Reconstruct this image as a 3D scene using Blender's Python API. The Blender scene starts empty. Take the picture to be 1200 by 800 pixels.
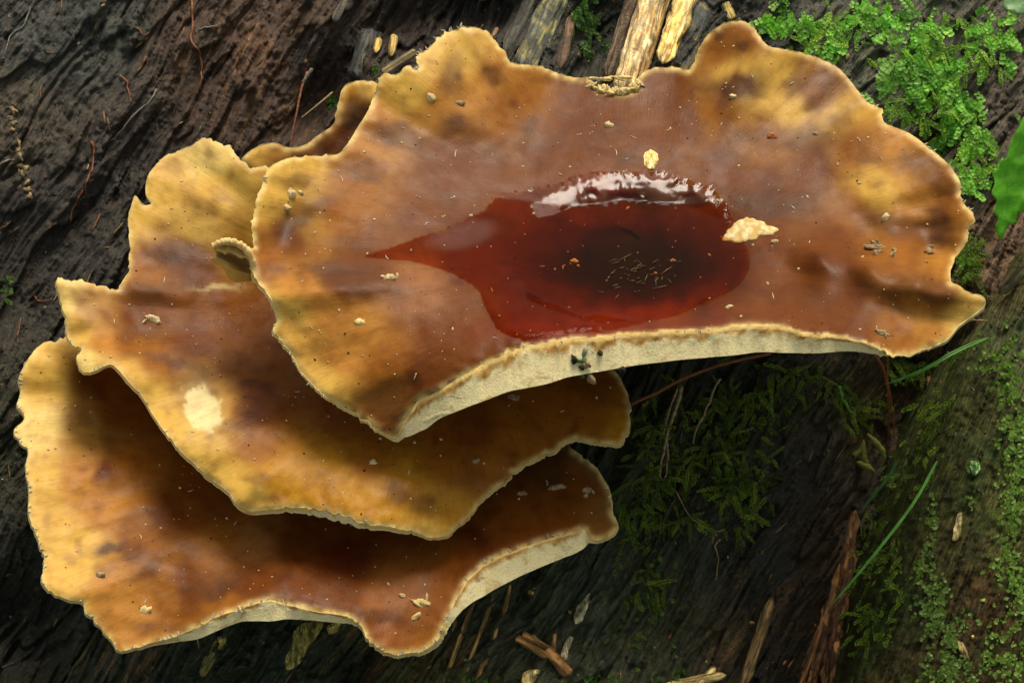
import bpy, math, random
import numpy as np
from mathutils import Vector, geometry
R = math.radians
# ------------------------------------------------------------------ camera, sky, sun
S = 0.0002                      # one unit of the scene's plan is 0.2 mm
D = 1650.0                      # camera distance in those units
PITCH = R(38)
SP, CP = math.sin(PITCH), math.cos(PITCH)
scene = bpy.context.scene
COL = scene.collection
def to_world(u, v, w):          # view-aligned metres-to-be -> world (X right, Y back, Z up)
    u = np.asarray(u, float); v = np.asarray(v, float); w = np.asarray(w, float)
    return np.stack([u, v*SP - w*CP, v*CP + w*SP], -1) * S
def at(px, py, w):              # place on the sight line through a point of the photo, w above the reference plane
    px = np.asarray(px, float); py = np.asarray(py, float); w = np.asarray(w, float)
    k = (D - w) / D
    return to_world((px-600)*k, (400-py)*k, w)
H0 = CP*80                      # height datum: the water level in the cup
def w_of_h(px, py, h):          # w where that sight line crosses world height h over the water level
    y = (400 - np.asarray(py, float)) / D
    t = (D*SP - (h + H0)) / (SP - y*CP)
    return D - t
cam_d = bpy.data.cameras.new('camera'); cam = bpy.data.objects.new('camera', cam_d); COL.objects.link(cam)
cam.location = Vector(to_world(0, 0, D)); cam.rotation_euler = (math.pi/2 - PITCH, 0, 0)
cam_d.sensor_width = 36; cam_d.lens = 36*D/1200; cam_d.clip_start = 0.01; cam_d.clip_end = 500
scene.camera = cam
SUN_EL, SUN_AZ = R(63), R(17)       # azimuth from +Y, clockwise
world = bpy.data.worlds.new('World'); scene.world = world; world.use_nodes = True
wn = world.node_tree; bg = wn.nodes['Background']
sky = wn.nodes.new('ShaderNodeTexSky'); sky.sky_type = 'NISHITA'; sky.sun_disc = False
sky.sun_elevation = SUN_EL; sky.sun_rotation = SUN_AZ; sky.air_density = 1.0; sky.dust_density = 3.0; sky.ozone_density = 1.0
skm = wn.nodes.new('ShaderNodeMix'); skm.data_type = 'RGBA'; skm.blend_type = 'MULTIPLY'; skm.inputs[0].default_value = 1
skm.inputs[7].default_value = (1.2, .97, .62, 1)          # warm tint added over the sky light to cut its blue
wn.links.new(sky.outputs[0], skm.inputs[6]); wn.links.new(skm.outputs[2], bg.inputs[0]); bg.inputs[1].default_value = 0.15
sd = bpy.data.lights.new('sun', 'SUN'); sun = bpy.data.objects.new('sun', sd); COL.objects.link(sun)
sd.energy = 2.25; sd.angle = R(25); sd.color = (1, .95, .85)
sv = Vector((math.sin(SUN_AZ)*math.cos(SUN_EL), math.cos(SUN_AZ)*math.cos(SUN_EL), math.sin(SUN_EL)))
sun.rotation_euler = sv.to_track_quat('Z', 'Y').to_euler()
scene.view_settings.view_transform = 'Standard'; scene.view_settings.look = 'None'
scene.view_settings.exposure = 0.22; scene.view_settings.gamma = 1
# ------------------------------------------------------------------ noise
def _h(ix, iy, seed):
    n = (ix.astype(np.int64)*374761393 + iy.astype(np.int64)*668265263 + seed*974711) & 0xffffffff
    n = ((n ^ (n >> 13)) * 1274126177) & 0xffffffff
    n = n ^ (n >> 16)
    return n
def pn(x, y, seed=0):           # gradient noise about -1..1
    x = np.asarray(x, float); y = np.asarray(y, float)
    x, y = np.broadcast_arrays(x, y)
    xi = np.floor(x); yi = np.floor(y); fx = x-xi; fy = y-yi
    xi = xi.astype(np.int64); yi = yi.astype(np.int64)
    ux = fx*fx*fx*(fx*(fx*6-15)+10); uy = fy*fy*fy*(fy*(fy*6-15)+10)
    def g(a, b, dx, dy):
        t = (_h(xi+a, yi+b, seed) % 4096) * (2*math.pi/4096)
        return np.cos(t)*dx + np.sin(t)*dy
    n0 = g(0, 0, fx, fy)*(1-ux) + g(1, 0, fx-1, fy)*ux
    n1 = g(0, 1, fx, fy-1)*(1-ux) + g(1, 1, fx-1, fy-1)*ux
    return (n0*(1-uy) + n1*uy) * 1.5
def fbm(x, y, seed=0, o=4, p=.5):
    a = 1; s = 0; t = 0
    for i in range(o):
        s = s + a*pn(x*2**i, y*2**i, seed+i*17); t += a; a *= p
    return s/t
def ridge(x, y, seed=0, o=3):
    a = 1; s = 0; t = 0
    for i in range(o):
        s = s + a*(1-2*np.abs(pn(x*2**i, y*2**i, seed+i*31))); t += a; a *= .5
    return s/t
def sst(a, b, x):
    t = np.clip((x-a)/(b-a), 0, 1); return t*t*(3-2*t)
rng = np.random.default_rng(7)
def shep(px, py, pts, power=3.2):   # pts: (x, y, values...)
    P = np.array(pts, float); out = np.zeros((len(px), P.shape[1]-2)); ws = np.zeros(len(px))
    for r in P:
        w = 1/(((px-r[0])**2 + (py-r[1])**2 + 60)**(power/2)); ws += w; out += w[:, None]*r[2:]
    return out/ws[:, None]
def tps(pts):
    P = np.array(pts, float); n = len(P); xy = P[:, :2]/100; z = P[:, 2]
    d2 = ((xy[:, None]-xy[None])**2).sum(-1)
    K = np.where(d2 > 0, d2*np.log(d2+1e-12), 0) + np.eye(n)*.02
    A = np.zeros((n+3, n+3)); A[:n, :n] = K; A[:n, n] = 1; A[:n, n+1:] = xy; A[n:, :n] = A[:n, n:].T
    c = np.linalg.solve(A, np.concatenate([z, [0, 0, 0]]))
    def f(px, py):
        x = np.asarray(px)/100; y = np.asarray(py)/100; s = c[n] + c[n+1]*x + c[n+2]*y
        for i in range(n):
            d = (x-xy[i, 0])**2 + (y-xy[i, 1])**2; s = s + c[i]*d*np.log(d+1e-12)
        return s
    return f
# ------------------------------------------------------------------ mesh helpers
def mesh_obj(name, co, faces, mat=None, parent=None, smooth=True, col=None, vec=None, fcol=None):
    me = bpy.data.meshes.new(name)
    co = np.asarray(co, np.float32)
    faces = np.asarray(faces, np.int32)
    k = faces.shape[1]
    me.vertices.add(len(co)); me.vertices.foreach_set('co', co.ravel())
    me.loops.add(faces.size); me.loops.foreach_set('vertex_index', faces.ravel())
    me.polygons.add(len(faces)); me.polygons.foreach_set('loop_start', np.arange(0, faces.size, k, dtype=np.int32))
    me.update(calc_edges=True); me.validate()
    me.polygons.foreach_set('use_smooth', np.full(len(me.polygons), smooth))
    if col is not None:
        a = me.attributes.new('tint', 'FLOAT_VECTOR', 'POINT'); a.data.foreach_set('vector', np.asarray(col, np.float32).ravel())
    if vec is not None:
        a = me.attributes.new('grain', 'FLOAT_VECTOR', 'POINT'); a.data.foreach_set('vector', np.asarray(vec, np.float32).ravel())
    if mat: me.materials.append(mat)
    o = bpy.data.objects.new(name, me); COL.objects.link(o)
    if parent is not None:
        o.parent = parent; o.matrix_parent_inverse = Vector_inv(parent)
    return o
def Vector_inv(parent):
    from mathutils import Matrix
    return Matrix.Translation(-parent.location)
def tag(o, label=None, cat=None, group=None, kind=None):
    if label: o['label'] = label
    if cat: o['category'] = cat
    if group: o['group'] = group
    if kind: o['kind'] = kind
    return o
def empty(name, loc, label, cat, group=None):
    o = bpy.data.objects.new(name, None); COL.objects.link(o); o.location = Vector([float(c) for c in loc])
    o.empty_display_size = .01
    return tag(o, label, cat, group)
def grid_faces(nr, nc, wrap=False):
    r = np.arange(nr-1)[:, None]; c = np.arange(nc if wrap else nc-1)[None]
    a = r*nc + c; b = r*nc + (c+1) % nc
    return np.stack([a, b, b+nc, a+nc], -1).reshape(-1, 4)
# ------------------------------------------------------------------ materials
def new_mat(name):
    m = bpy.data.materials.new(name); m.use_nodes = True
    nt = m.node_tree; return m, nt, nt.nodes['Principled BSDF']
class NB:
    def __init__(s, nt): s.nt = nt
    def n(s, t, **k):
        x = s.nt.nodes.new(t)
        for a, b in k.items(): setattr(x, a, b)
        return x
    def link(s, a, b): s.nt.links.new(a, b)
    def attr(s, name): return s.n('ShaderNodeAttribute', attribute_name=name).outputs['Vector']
    def mapv(s, v, sc):
        m = s.n('ShaderNodeVectorMath', operation='MULTIPLY'); s.link(v, m.inputs[0]); m.inputs[1].default_value = sc; return m.outputs[0]
    def noise(s, v, scale=1, detail=4, rough=.55, dist=0):
        x = s.n('ShaderNodeTexNoise'); s.link(v, x.inputs['Vector']); x.inputs['Scale'].default_value = scale
        x.inputs['Detail'].default_value = detail; x.inputs['Roughness'].default_value = rough; x.inputs['Distortion'].default_value = dist
        return x.outputs['Fac']
    def voro(s, v, scale=1, feature='F1'):
        x = s.n('ShaderNodeTexVoronoi', feature=feature); s.link(v, x.inputs['Vector']); x.inputs['Scale'].default_value = scale; return x.outputs['Distance']
    def ramp(s, f, a, b, lo=0., hi=1.):
        x = s.n('ShaderNodeMapRange', interpolation_type='SMOOTHSTEP'); s.link(f, x.inputs[0])
        x.inputs[1].default_value = a; x.inputs[2].default_value = b; x.inputs[3].default_value = lo; x.inputs[4].default_value = hi; return x.outputs[0]
    def math(s, op, a, b):
        x = s.n('ShaderNodeMath', operation=op)
        for i, q in enumerate((a, b)):
            if isinstance(q, (int, float)): x.inputs[i].default_value = q
            else: s.link(q, x.inputs[i])
        return x.outputs[0]
    def mix(s, f, a, b, mode='MIX'):
        x = s.n('ShaderNodeMix', data_type='RGBA', blend_type=mode)
        for sk, q in ((x.inputs[0], f), (x.inputs[6], a), (x.inputs[7], b)):
            if isinstance(q, (int, float)): sk.default_value = q
            elif isinstance(q, tuple): sk.default_value = (*q, 1)
            else: s.link(q, sk)
        return x.outputs[2]
    def bump(s, h, dist, strength=1., normal=None):
        x = s.n('ShaderNodeBump'); s.link(h, x.inputs['Height']); x.inputs['Distance'].default_value = dist*S; x.inputs['Strength'].default_value = strength
        if normal: s.link(normal, x.inputs['Normal'])
        return x.outputs[0]
    def objc(s):
        t = s.n('ShaderNodeTexCoord'); return s.mapv(t.outputs['Object'], (1/S, 1/S, 1/S))

def wood_mat(name, rough=.5, spec=.5, tintmul=1., algae=0.):
    m, nt, b = new_mat(name); q = NB(nt); g = q.attr('grain'); t = q.attr('tint')
    f1 = q.noise(q.mapv(g, (.2, .009, .04)), 1, 6, .7, .2)
    f2 = q.noise(q.mapv(g, (.55, .05, .2)), 1, 4, .6)
    f3 = q.noise(g, .12, 5, .7)
    c = q.mix(q.ramp(f1, .3, .7), t, q.mix(1., t, (2.3, 2.1, 1.9), 'MULTIPLY'))
    c = q.mix(q.ramp(f1, .5, .3), c, q.mix(1., c, (.35, .33, .33), 'MULTIPLY'))
    c = q.mix(q.ramp(f2, .42, .65), q.mix(1., c, (.62, .62, .64), 'MULTIPLY'), q.mix(1., c, (1.6, 1.5, 1.38), 'MULTIPLY'))
    sp = q.ramp(q.voro(g, .13), .16, .08)
    gate = q.ramp(f3, .55, .66)
    c = q.mix(q.math('MULTIPLY', q.math('MULTIPLY', sp, gate), .7), c, (.22, .15, .08))
    if algae:
        al = q.ramp(q.noise(g, .02, 5, .6), .5, .62); c = q.mix(q.math('MULTIPLY', al, algae), c, (.035, .07, .012))
    q.link(c, b.inputs['Base Color'])
    q.link(q.ramp(f3, .35, .65, rough-.17, rough+.22), b.inputs['Roughness'])
    b.inputs['Specular IOR Level'].default_value = spec
    n1 = q.bump(f1, 5, .9); n2 = q.bump(f2, 2.2, .9, n1); n3 = q.bump(q.noise(g, .3, 4, .7), 3, .8, n2)
    q.link(n3, b.inputs['Normal'])
    return m
def cap_mat(name):
    m, nt, b = new_mat(name); q = NB(nt); g = q.attr('grain'); t = q.attr('tint'); o = q.objc()
    st = q.noise(q.mapv(g, (.6, .03, 0)), 1, 3, .6)              # fine radial fibres
    gs = q.n('ShaderNodeSeparateXYZ'); q.link(g, gs.inputs[0]); st = q.math('ADD', q.math('MULTIPLY', q.math('SUBTRACT', st, .5), q.ramp(gs.outputs[1], 90, 260)), .5)
    st2 = q.noise(q.mapv(g, (.09, .008, 0)), 1, 3, .6)
    mo = q.noise(o, .012, 4, .6, .6)
    c = q.mix(q.ramp(st, .3, .7), q.mix(1., t, (.93, .90, .87), 'MULTIPLY'), q.mix(1., t, (1.05, 1.05, 1.04), 'MULTIPLY'))
    c = q.mix(q.math('MULTIPLY', q.ramp(st2, .5, .72), .25), c, q.mix(1., c, (.55, .42, .42), 'MULTIPLY'))
    c = q.mix(q.math('MULTIPLY', q.ramp(mo, .52, .7), .38), c, q.mix(1., c, (.5, .36, .42), 'MULTIPLY'))
    sp = q.ramp(q.voro(o, .05), .075, .05); c = q.mix(q.math('MULTIPLY', sp, .85), c, (.05, .025, .012))
    sp2 = q.ramp(q.voro(q.mapv(o, (1.0, 1.03, .97)), .078), .07, .045)
    gate = q.ramp(q.noise(o, .02, 2), .5, .6)
    c = q.mix(q.math('MULTIPLY', q.math('MULTIPLY', sp2, gate), .75), c, (.75, .6, .38))
    mo2 = q.noise(o, .045, 5, .65, .3); c = q.mix(q.math('MULTIPLY', q.ramp(mo2, .5, .7), .35), c, q.mix(1., c, (.62, .52, .5), 'MULTIPLY'))
    q.link(c, b.inputs['Base Color'])
    sx = q.n('ShaderNodeSeparateXYZ'); q.link(g, sx.inputs[0]); q.link(q.ramp(sx.outputs[2], 0., 1., .12, .01), b.inputs['Specular IOR Level'])
    q.link(q.ramp(q.noise(o, .03, 4), .35, .65, .34, .46), b.inputs['Roughness'])
    b.inputs['Subsurface Weight'].default_value = .18; b.inputs['Subsurface Radius'].default_value = (1, .45, .15); b.inputs['Subsurface Scale'].default_value = 8*S
    n1 = q.bump(st, .7, .4); n2 = q.bump(q.noise(o, .35, 3), .6, .4, n1); n3 = q.bump(q.noise(o, .035, 3), 3, .3, n2)
    q.link(n3, b.inputs['Normal'])
    return m
def pore_mat(name, base=(.93, .82, .46), use_tint=False):
    m, nt, b = new_mat(name); q = NB(nt); o = q.objc()
    if use_tint: base = q.attr('tint')
    f = q.noise(o, .06, 5, .65, .5); p = q.voro(o, .45)
    f4 = q.noise(q.mapv(o, (.01, .1, .1)), 1, 5, .7)
    c = q.mix(q.ramp(f, .52, .75), base, (.55, .38, .13))
    c = q.mix(q.ramp(f4, .6, .72), c, (.42, .36, .14))
    c = q.mix(q.ramp(p, .5, .2, 0, .35), c, (.45, .33, .14))
    q.link(c, b.inputs['Base Color']); b.inputs['Roughness'].default_value = .75; b.inputs['Specular IOR Level'].default_value = .25
    b.inputs['Subsurface Weight'].default_value = .15; b.inputs['Subsurface Radius'].default_value = (1, .6, .25); b.inputs['Subsurface Scale'].default_value = 8*S
    q.link(q.bump(p, .5, .5, q.bump(f, 2.2, .5)), b.inputs['Normal'])
    return m
def leaf_mat(name, rough=.45, trans=.4, spec=.4):
    m, nt, b = new_mat(name); q = NB(nt); t = q.attr('tint')
    o = q.objc(); c = q.mix(q.ramp(q.noise(o, .2, 3), .3, .7), q.mix(1., t, (.75, .8, .7), 'MULTIPLY'), t)
    q.link(c, b.inputs['Base Color']); b.inputs['Roughness'].default_value = rough; b.inputs['Specular IOR Level'].default_value = spec
    tr = q.n('ShaderNodeBsdfTranslucent'); q.link(q.mix(1., c, (1.1, 1.3, .5), 'MULTIPLY'), tr.inputs[0])
    ms = q.n('ShaderNodeMixShader'); ms.inputs[0].default_value = trans
    q.link(b.outputs[0], ms.inputs[1]); q.link(tr.outputs[0], ms.inputs[2]); q.link(ms.outputs[0], nt.nodes['Material Output'].inputs[0])
    return m
def plain_mat(name, c1, c2, sc=.15, rough=.7, bump=1.5, spec=.4):
    m, nt, b = new_mat(name); q = NB(nt); o = q.objc(); f = q.noise(o, sc, 5, .65, .4)
    q.link(q.mix(q.ramp(f, .35, .65), c1, c2), b.inputs['Base Color']); b.inputs['Roughness'].default_value = rough; b.inputs['Specular IOR Level'].default_value = spec
    q.link(q.bump(f, bump, .8), b.inputs['Normal']); return m
M_wood = wood_mat('rotten_wood', .5, .5)
M_root = wood_mat('root_bark', .65, .2, algae=.5)
M_chip = wood_mat('splinter_wood', .62, .35)
M_cap = cap_mat('cap_skin')
M_pore = pore_mat('pore_surface')
M_rim = pore_mat('cap_margin', (.80, .62, .26)); M_lip = pore_mat('cap_lip', use_tint=True)
M_moss = leaf_mat('moss_leaf')
M_leaf = leaf_mat('plant_leaf', .4, .35)
M_stem = plain_mat('stipe_flesh', (.05, .03, .015), (.1, .06, .03))
M_soil = plain_mat('forest_soil', (.02, .014, .008), (.05, .035, .02), .02, .9)
M_orange = plain_mat('rootlet_brown', (.30, .10, .03), (.16, .055, .02), .2, .5)
M_tan = plain_mat('dry_stalk', (.42, .32, .16), (.2, .13, .06), .25, .7)
M_grey = plain_mat('grey_twig', (.16, .17, .15), (.3, .28, .22), .25, .7)
M_crumb = plain_mat('pale_crumb', (.8, .68, .4), (.6, .42, .18), .4, .7)
M_blade = plain_mat('grass_green', (.08, .26, .03), (.14, .38, .06), .1, .4, .4)
M_darkblade = plain_mat('grass_dark', (.02, .09, .015), (.04, .14, .02), .1, .5, .4)
M_white = plain_mat('white_thread', (.8, .75, .62), (.6, .5, .35), .5, .6)
# ------------------------------------------------------------------ rotten log and root as relief
GA = R(58)
gx, gy = math.cos(GA), -math.sin(GA)
def graincoord(px, py, ga=GA):
    wx = fbm(px/260, py/260, 5, 3)*26
    c, s = math.cos(ga), -math.sin(ga)
    along = px*c + py*s; across = -px*s + py*c + wx
    return across, along
def gauss(px, py, x, y, rx, ry, ang=0):
    dx = px-x; dy = py-y; c, s = math.cos(ang), math.sin(ang)
    a = dx*c + dy*s; b = -dx*s + dy*c
    return np.exp(-(a/rx)**2 - (b/ry)**2)
def log_w(px, py, fine=True):
    px = np.asarray(px, float); py = np.asarray(py, float)
    s, t = graincoord(px, py)
    w = np.interp(py, [-900, 0, 200, 400, 600, 800, 1650], [-700, -375, -292, -200, -105, -10, 340])
    w = w + fbm(s/110, t/620, 11, 3)*34
    w = w - 80*gauss(px, py, 378, 118, 36, 70, R(35)) - 45*gauss(px, py, 470, 40, 60, 40) - 55*gauss(px, py, 560, 10, 90, 40)
    w = w - 60*gauss(px, py, 705, 25, 30, 80, R(20)) - 30*gauss(px, py, 840, 20, 40, 50)
    lx = 1075 - (py-430)*.27
    w = w - 120*np.exp(-((px-lx)/62)**2)*sst(330, 480, py) - 50*gauss(px, py, 1080, 190, 30, 70, R(20))
    w = w - 28*gauss(px, py, 870, 480, 150, 60) - 90*gauss(px, py, 20, 740, 60, 80) - 26*gauss(px, py, 10, 330, 60, 90)
    w = w - 50*gauss(px, py, 425, 765, 40, 40)
    rid = ridge(s/34, t/330, 21, 3)
    rg = .55 + .45*sst(-.2, .3, fbm(px/200, py/200, 77, 2))
    w = w + rid*6*rg
    sl = fbm(s/48, t/210, 41, 2); w = w + 11*sst(.02, .07, sl) - 8*sst(.26, .3, sl)      # slabs with torn edges
    ck = np.abs(fbm(s/52+9, t/300, 51, 3)); w = w - 9*sst(.07, .0, ck)*sst(-.1, .25, fbm(px/120, py/120, 53, 2))
    if fine:
        w = w + fbm(s/9, t/75, 61, 3)*5.5*rg + fbm(px/16, py/16, 71, 4)*4.5
        cr = fbm(px/34, py/34, 81, 3); w = w + 6*sst(-.0, .3, cr)*fbm(px/7, py/7, 91, 2) + 4.2*ridge(s/5, t/85, 95, 2) + 1.6*fbm(px/4.5, py/4.5, 97, 2) + 6*rg*fbm(s/13, t/190, 96, 2)
        w = w + 5*sst(.1, .16, fbm(s/14, t/40, 98, 2))*sst(-.1, .2, fbm(px/80, py/80, 99, 2))
    ox = np.maximum(0, np.maximum(-300-px, px-1500))/300; oy = np.maximum(0, np.maximum(-260-py, py-1060))/300
    return w - 420*(ox**2+oy**2)
def log_col(px, py):
    pts = [(60, 60, .050, .060, .056), (30, 130, .075, .066, .045), (130, 40, .040, .052, .045), (150, 150, .042, .034, .027), (60, 250, .035, .033, .028),
           (230, 60, .075, .046, .028), (300, 60, .105, .055, .028), (270, 110, .065, .036, .021), (330, 30, .085, .048, .027), (360, 60, .03, .02, .014), (30, 400, .028, .026, .02), (100, 240, .038, .035, .03),
           (20, 500, .016, .017, .011), (30, 740, .008, .009, .007), (450, 30, .035, .025, .016), (560, 10, .02, .017, .011), (640, 40, .05, .052, .042), (700, 60, .018, .022, .011),
           (850, 30, .03, .035, .03), (980, 140, .050, .062, .042), (1000, 210, .055, .075, .045), (1100, 60, .055, .065, .045), (1150, 120, .065, .058, .04), (1130, 200, .05, .045, .03), (1180, 290, .10, .065, .035),
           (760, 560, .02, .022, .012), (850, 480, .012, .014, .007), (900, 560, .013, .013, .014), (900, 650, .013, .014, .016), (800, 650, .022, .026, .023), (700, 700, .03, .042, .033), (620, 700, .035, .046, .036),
           (560, 740, .035, .042, .032), (500, 780, .055, .052, .028), (250, 780, .02, .03, .022), (150, 785, .02, .026, .02), (350, 790, .024, .034, .028), (780, 760, .035, .042, .028), (850, 760, .03, .024, .016),
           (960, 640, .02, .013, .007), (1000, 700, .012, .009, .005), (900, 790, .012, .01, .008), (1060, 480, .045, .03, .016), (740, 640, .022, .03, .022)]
    c = shep(px, py, pts, 3.5)
    lo = sst(330, 480, py)[:, None]; c = c*(.54+.36*sst(850, 950, px)[:, None]*(1-lo)+.3*lo); c = c*(1-lo) + lo*c*np.array([[1.15, 1.2, .78]])
    s, t = graincoord(px, py)
    f = sst(.12, .4, fbm(s/12, t/160, 101, 3))[:, None]
    zone = (gauss(px, py, 490, 730, 70, 90, R(30)) + .6*gauss(px, py, 160, 780, 60, 30) + .5*gauss(px, py, 870, 740, 40, 70, R(30)) + .5*gauss(px, py, 290, 70, 90, 90))[:, None]
    c = c*1.15*(1+.5*fbm(px/30, py/30, 111, 3)[:, None])
    c = c*(1-f*np.clip(zone, 0, 1)) + f*np.clip(zone, 0, 1)*np.array([[.22, .13, .05]])
    return c
def axis_steps(lo, hi, a, b, fine, coarse):
    return np.concatenate([np.arange(lo, a, coarse), np.arange(a, b, fine), np.arange(b, hi, coarse)])
gxs = axis_steps(-900, 2100, -12, 1212, 2.2, 14); gys = axis_steps(-900, 1650, -12, 812, 2.2, 14)
PX, PY = np.meshgrid(gxs, gys); fx, fy = PX.ravel(), PY.ravel()
s_, t_ = graincoord(fx, fy); W_ = log_w(fx, fy)
log = mesh_obj('rotten_log', at(fx, fy, W_), grid_faces(len(gys), len(gxs))[:, ::-1], M_wood, col=log_col(fx, fy), vec=np.stack([s_, t_, W_], -1))
tag(log, 'dark wet rotting wood with diagonal grain that all the fungus caps grow on', 'log')
def root_w(px, py):
    px = np.asarray(px, float); py = np.asarray(py, float)
    e = np.interp(py, [-200, 250, 300, 430, 520, 600, 700, 800, 1100], [1290, 1235, 1190, 1118, 1080, 1050, 1012, 985, 900])
    d = (px - (e+190))/190
    w = -235 + .33*(py-300) + 150*np.sqrt(np.clip(1-np.abs(d)**2.4, 0, 1)) - 500*np.clip(np.abs(d)-.98, 0, .6)
    s = px-e; t = py
    w = w + ridge(s/26+fbm(px/90, py/200, 3, 2)*.8, t/260, 15, 3)*5 + fbm(s/60, t/160, 25, 3)*12 + fbm(px/12, py/12, 35, 3)*5 + fbm(s/6, t/40, 36, 3)*4 + 2.5*fbm(px/5, py/5, 37, 2) - 6*sst(.09, 0, np.abs(fbm(s/40, t/260, 38, 3)))
    return w - 260*sst(300, 120, py)
rx = np.arange(940, 1700, 2.6); ry = np.arange(130, 1050, 2.6)
PX, PY = np.meshgrid(rx, ry); fx, fy = PX.ravel(), PY.ravel(); W_ = root_w(fx, fy)
rc = shep(fx, fy, [(1180, 320, .09, .09, .035), (1150, 450, .065, .08, .022), (1190, 420, .15, .19, .09), (1080, 560, .045, .06, .014), (1100, 650, .05, .055, .014), (1050, 700, .025, .04, .010), (1150, 700, .085, .06, .022), (1180, 600, .09, .11, .03), (1120, 780, .06, .05, .016), (1300, 500, .06, .08, .025)], 3)
rc = rc*.6*(1+.6*fbm(fx/26, fy/60, 39, 3)[:, None])
root = mesh_obj('tree_root', at(fx, fy, W_), grid_faces(len(ry), len(rx))[:, ::-1], M_root, col=rc, vec=np.stack([fx-np.interp(fy, [300, 800], [1190, 985]), fy, W_], -1))
tag(root, 'brown tree root with green algae and lichen running down the right edge', 'root')
gfl = mesh_obj('ground', [(-30, -30, -.45), (30, -30, -.45), (30, 30, -.45), (-30, 30, -.45)], [(0, 1, 2, 3)], M_soil, smooth=False); tag(gfl, kind='structure')
# ------------------------------------------------------------------ caps
def catmull(P, step=3.0):
    P = np.array(P, float); n = len(P); out = []
    for i in range(n):
        p0, p1, p2, p3 = P[(i-1) % n], P[i], P[(i+1) % n], P[(i+2) % n]
        L = np.hypot(*(p2[:2]-p1[:2])); k = max(1, int(round(L/step)))
        for j in range(k):
            t = j/k
            out.append(.5*((2*p1) + (-p0+p2)*t + (2*p0-5*p1+4*p2-p3)*t*t + (-p0+3*p1-3*p2+p3)*t**3)*1.0 if L > 9 else p1*(1-t)+p2*t)
    return np.array(out)
def fill_poly(O, step, keep=None):
    n = len(O)
    xs = np.arange(O[:, 0].min(), O[:, 0].max(), step); ys = np.arange(O[:, 1].min(), O[:, 1].max(), step*.87)
    GX, GY = np.meshgrid(xs, ys); GX = GX + (np.arange(len(ys)) % 2)[:, None]*step/2
    q = np.stack([GX.ravel(), GY.ravel()], -1) + rng.uniform(-.3, .3, (GX.size, 2))
    def segdist(q):
        dmin = np.full(len(q), 1e9); idx = np.zeros(len(q), int)
        for a in range(0, len(q), 4000):
            d = (q[a:a+4000, None, 0]-O[None, :, 0])**2 + (q[a:a+4000, None, 1]-O[None, :, 1])**2
            idx[a:a+4000] = d.argmin(1); dmin[a:a+4000] = np.sqrt(d.min(1))
        return dmin, idx
    ins = np.zeros(len(q), bool)
    for a in range(n):
        b = (a+1) % n; y0, y1 = O[a, 1], O[b, 1]
        if y0 == y1: continue
        m = (q[:, 1] > min(y0, y1)) & (q[:, 1] <= max(y0, y1))
        xi = O[a, 0] + (q[m, 1]-y0)/(y1-y0)*(O[b, 0]-O[a, 0]); ins[m] ^= q[m, 0] < xi
    q = q[ins]
    if keep is not None: q = q[keep(q)]
    d, idx = segdist(q); k = d > 1.9; q = q[k]
    vv = [Vector(p) for p in np.concatenate([O[:, :2], q])]
    ed = [(a, (a+1) % n) for a in range(n)]
    v2, _, f2, ov, _, _ = geometry.delaunay_2d_cdt(vv, ed, [], 1, 1e-5)
    V = np.array([(v.x, v.y) for v in v2]); F = np.array([f for f in f2 if len(f) == 3])
    a, b, c = V[F[:, 0]], V[F[:, 1]], V[F[:, 2]]
    cr = (b[:, 0]-a[:, 0])*(c[:, 1]-a[:, 1])-(b[:, 1]-a[:, 1])*(c[:, 0]-a[:, 0])
    F[cr > 0] = F[cr > 0][:, ::-1]
    d, idx = segdist(V)
    return V, F, d, idx
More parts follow.
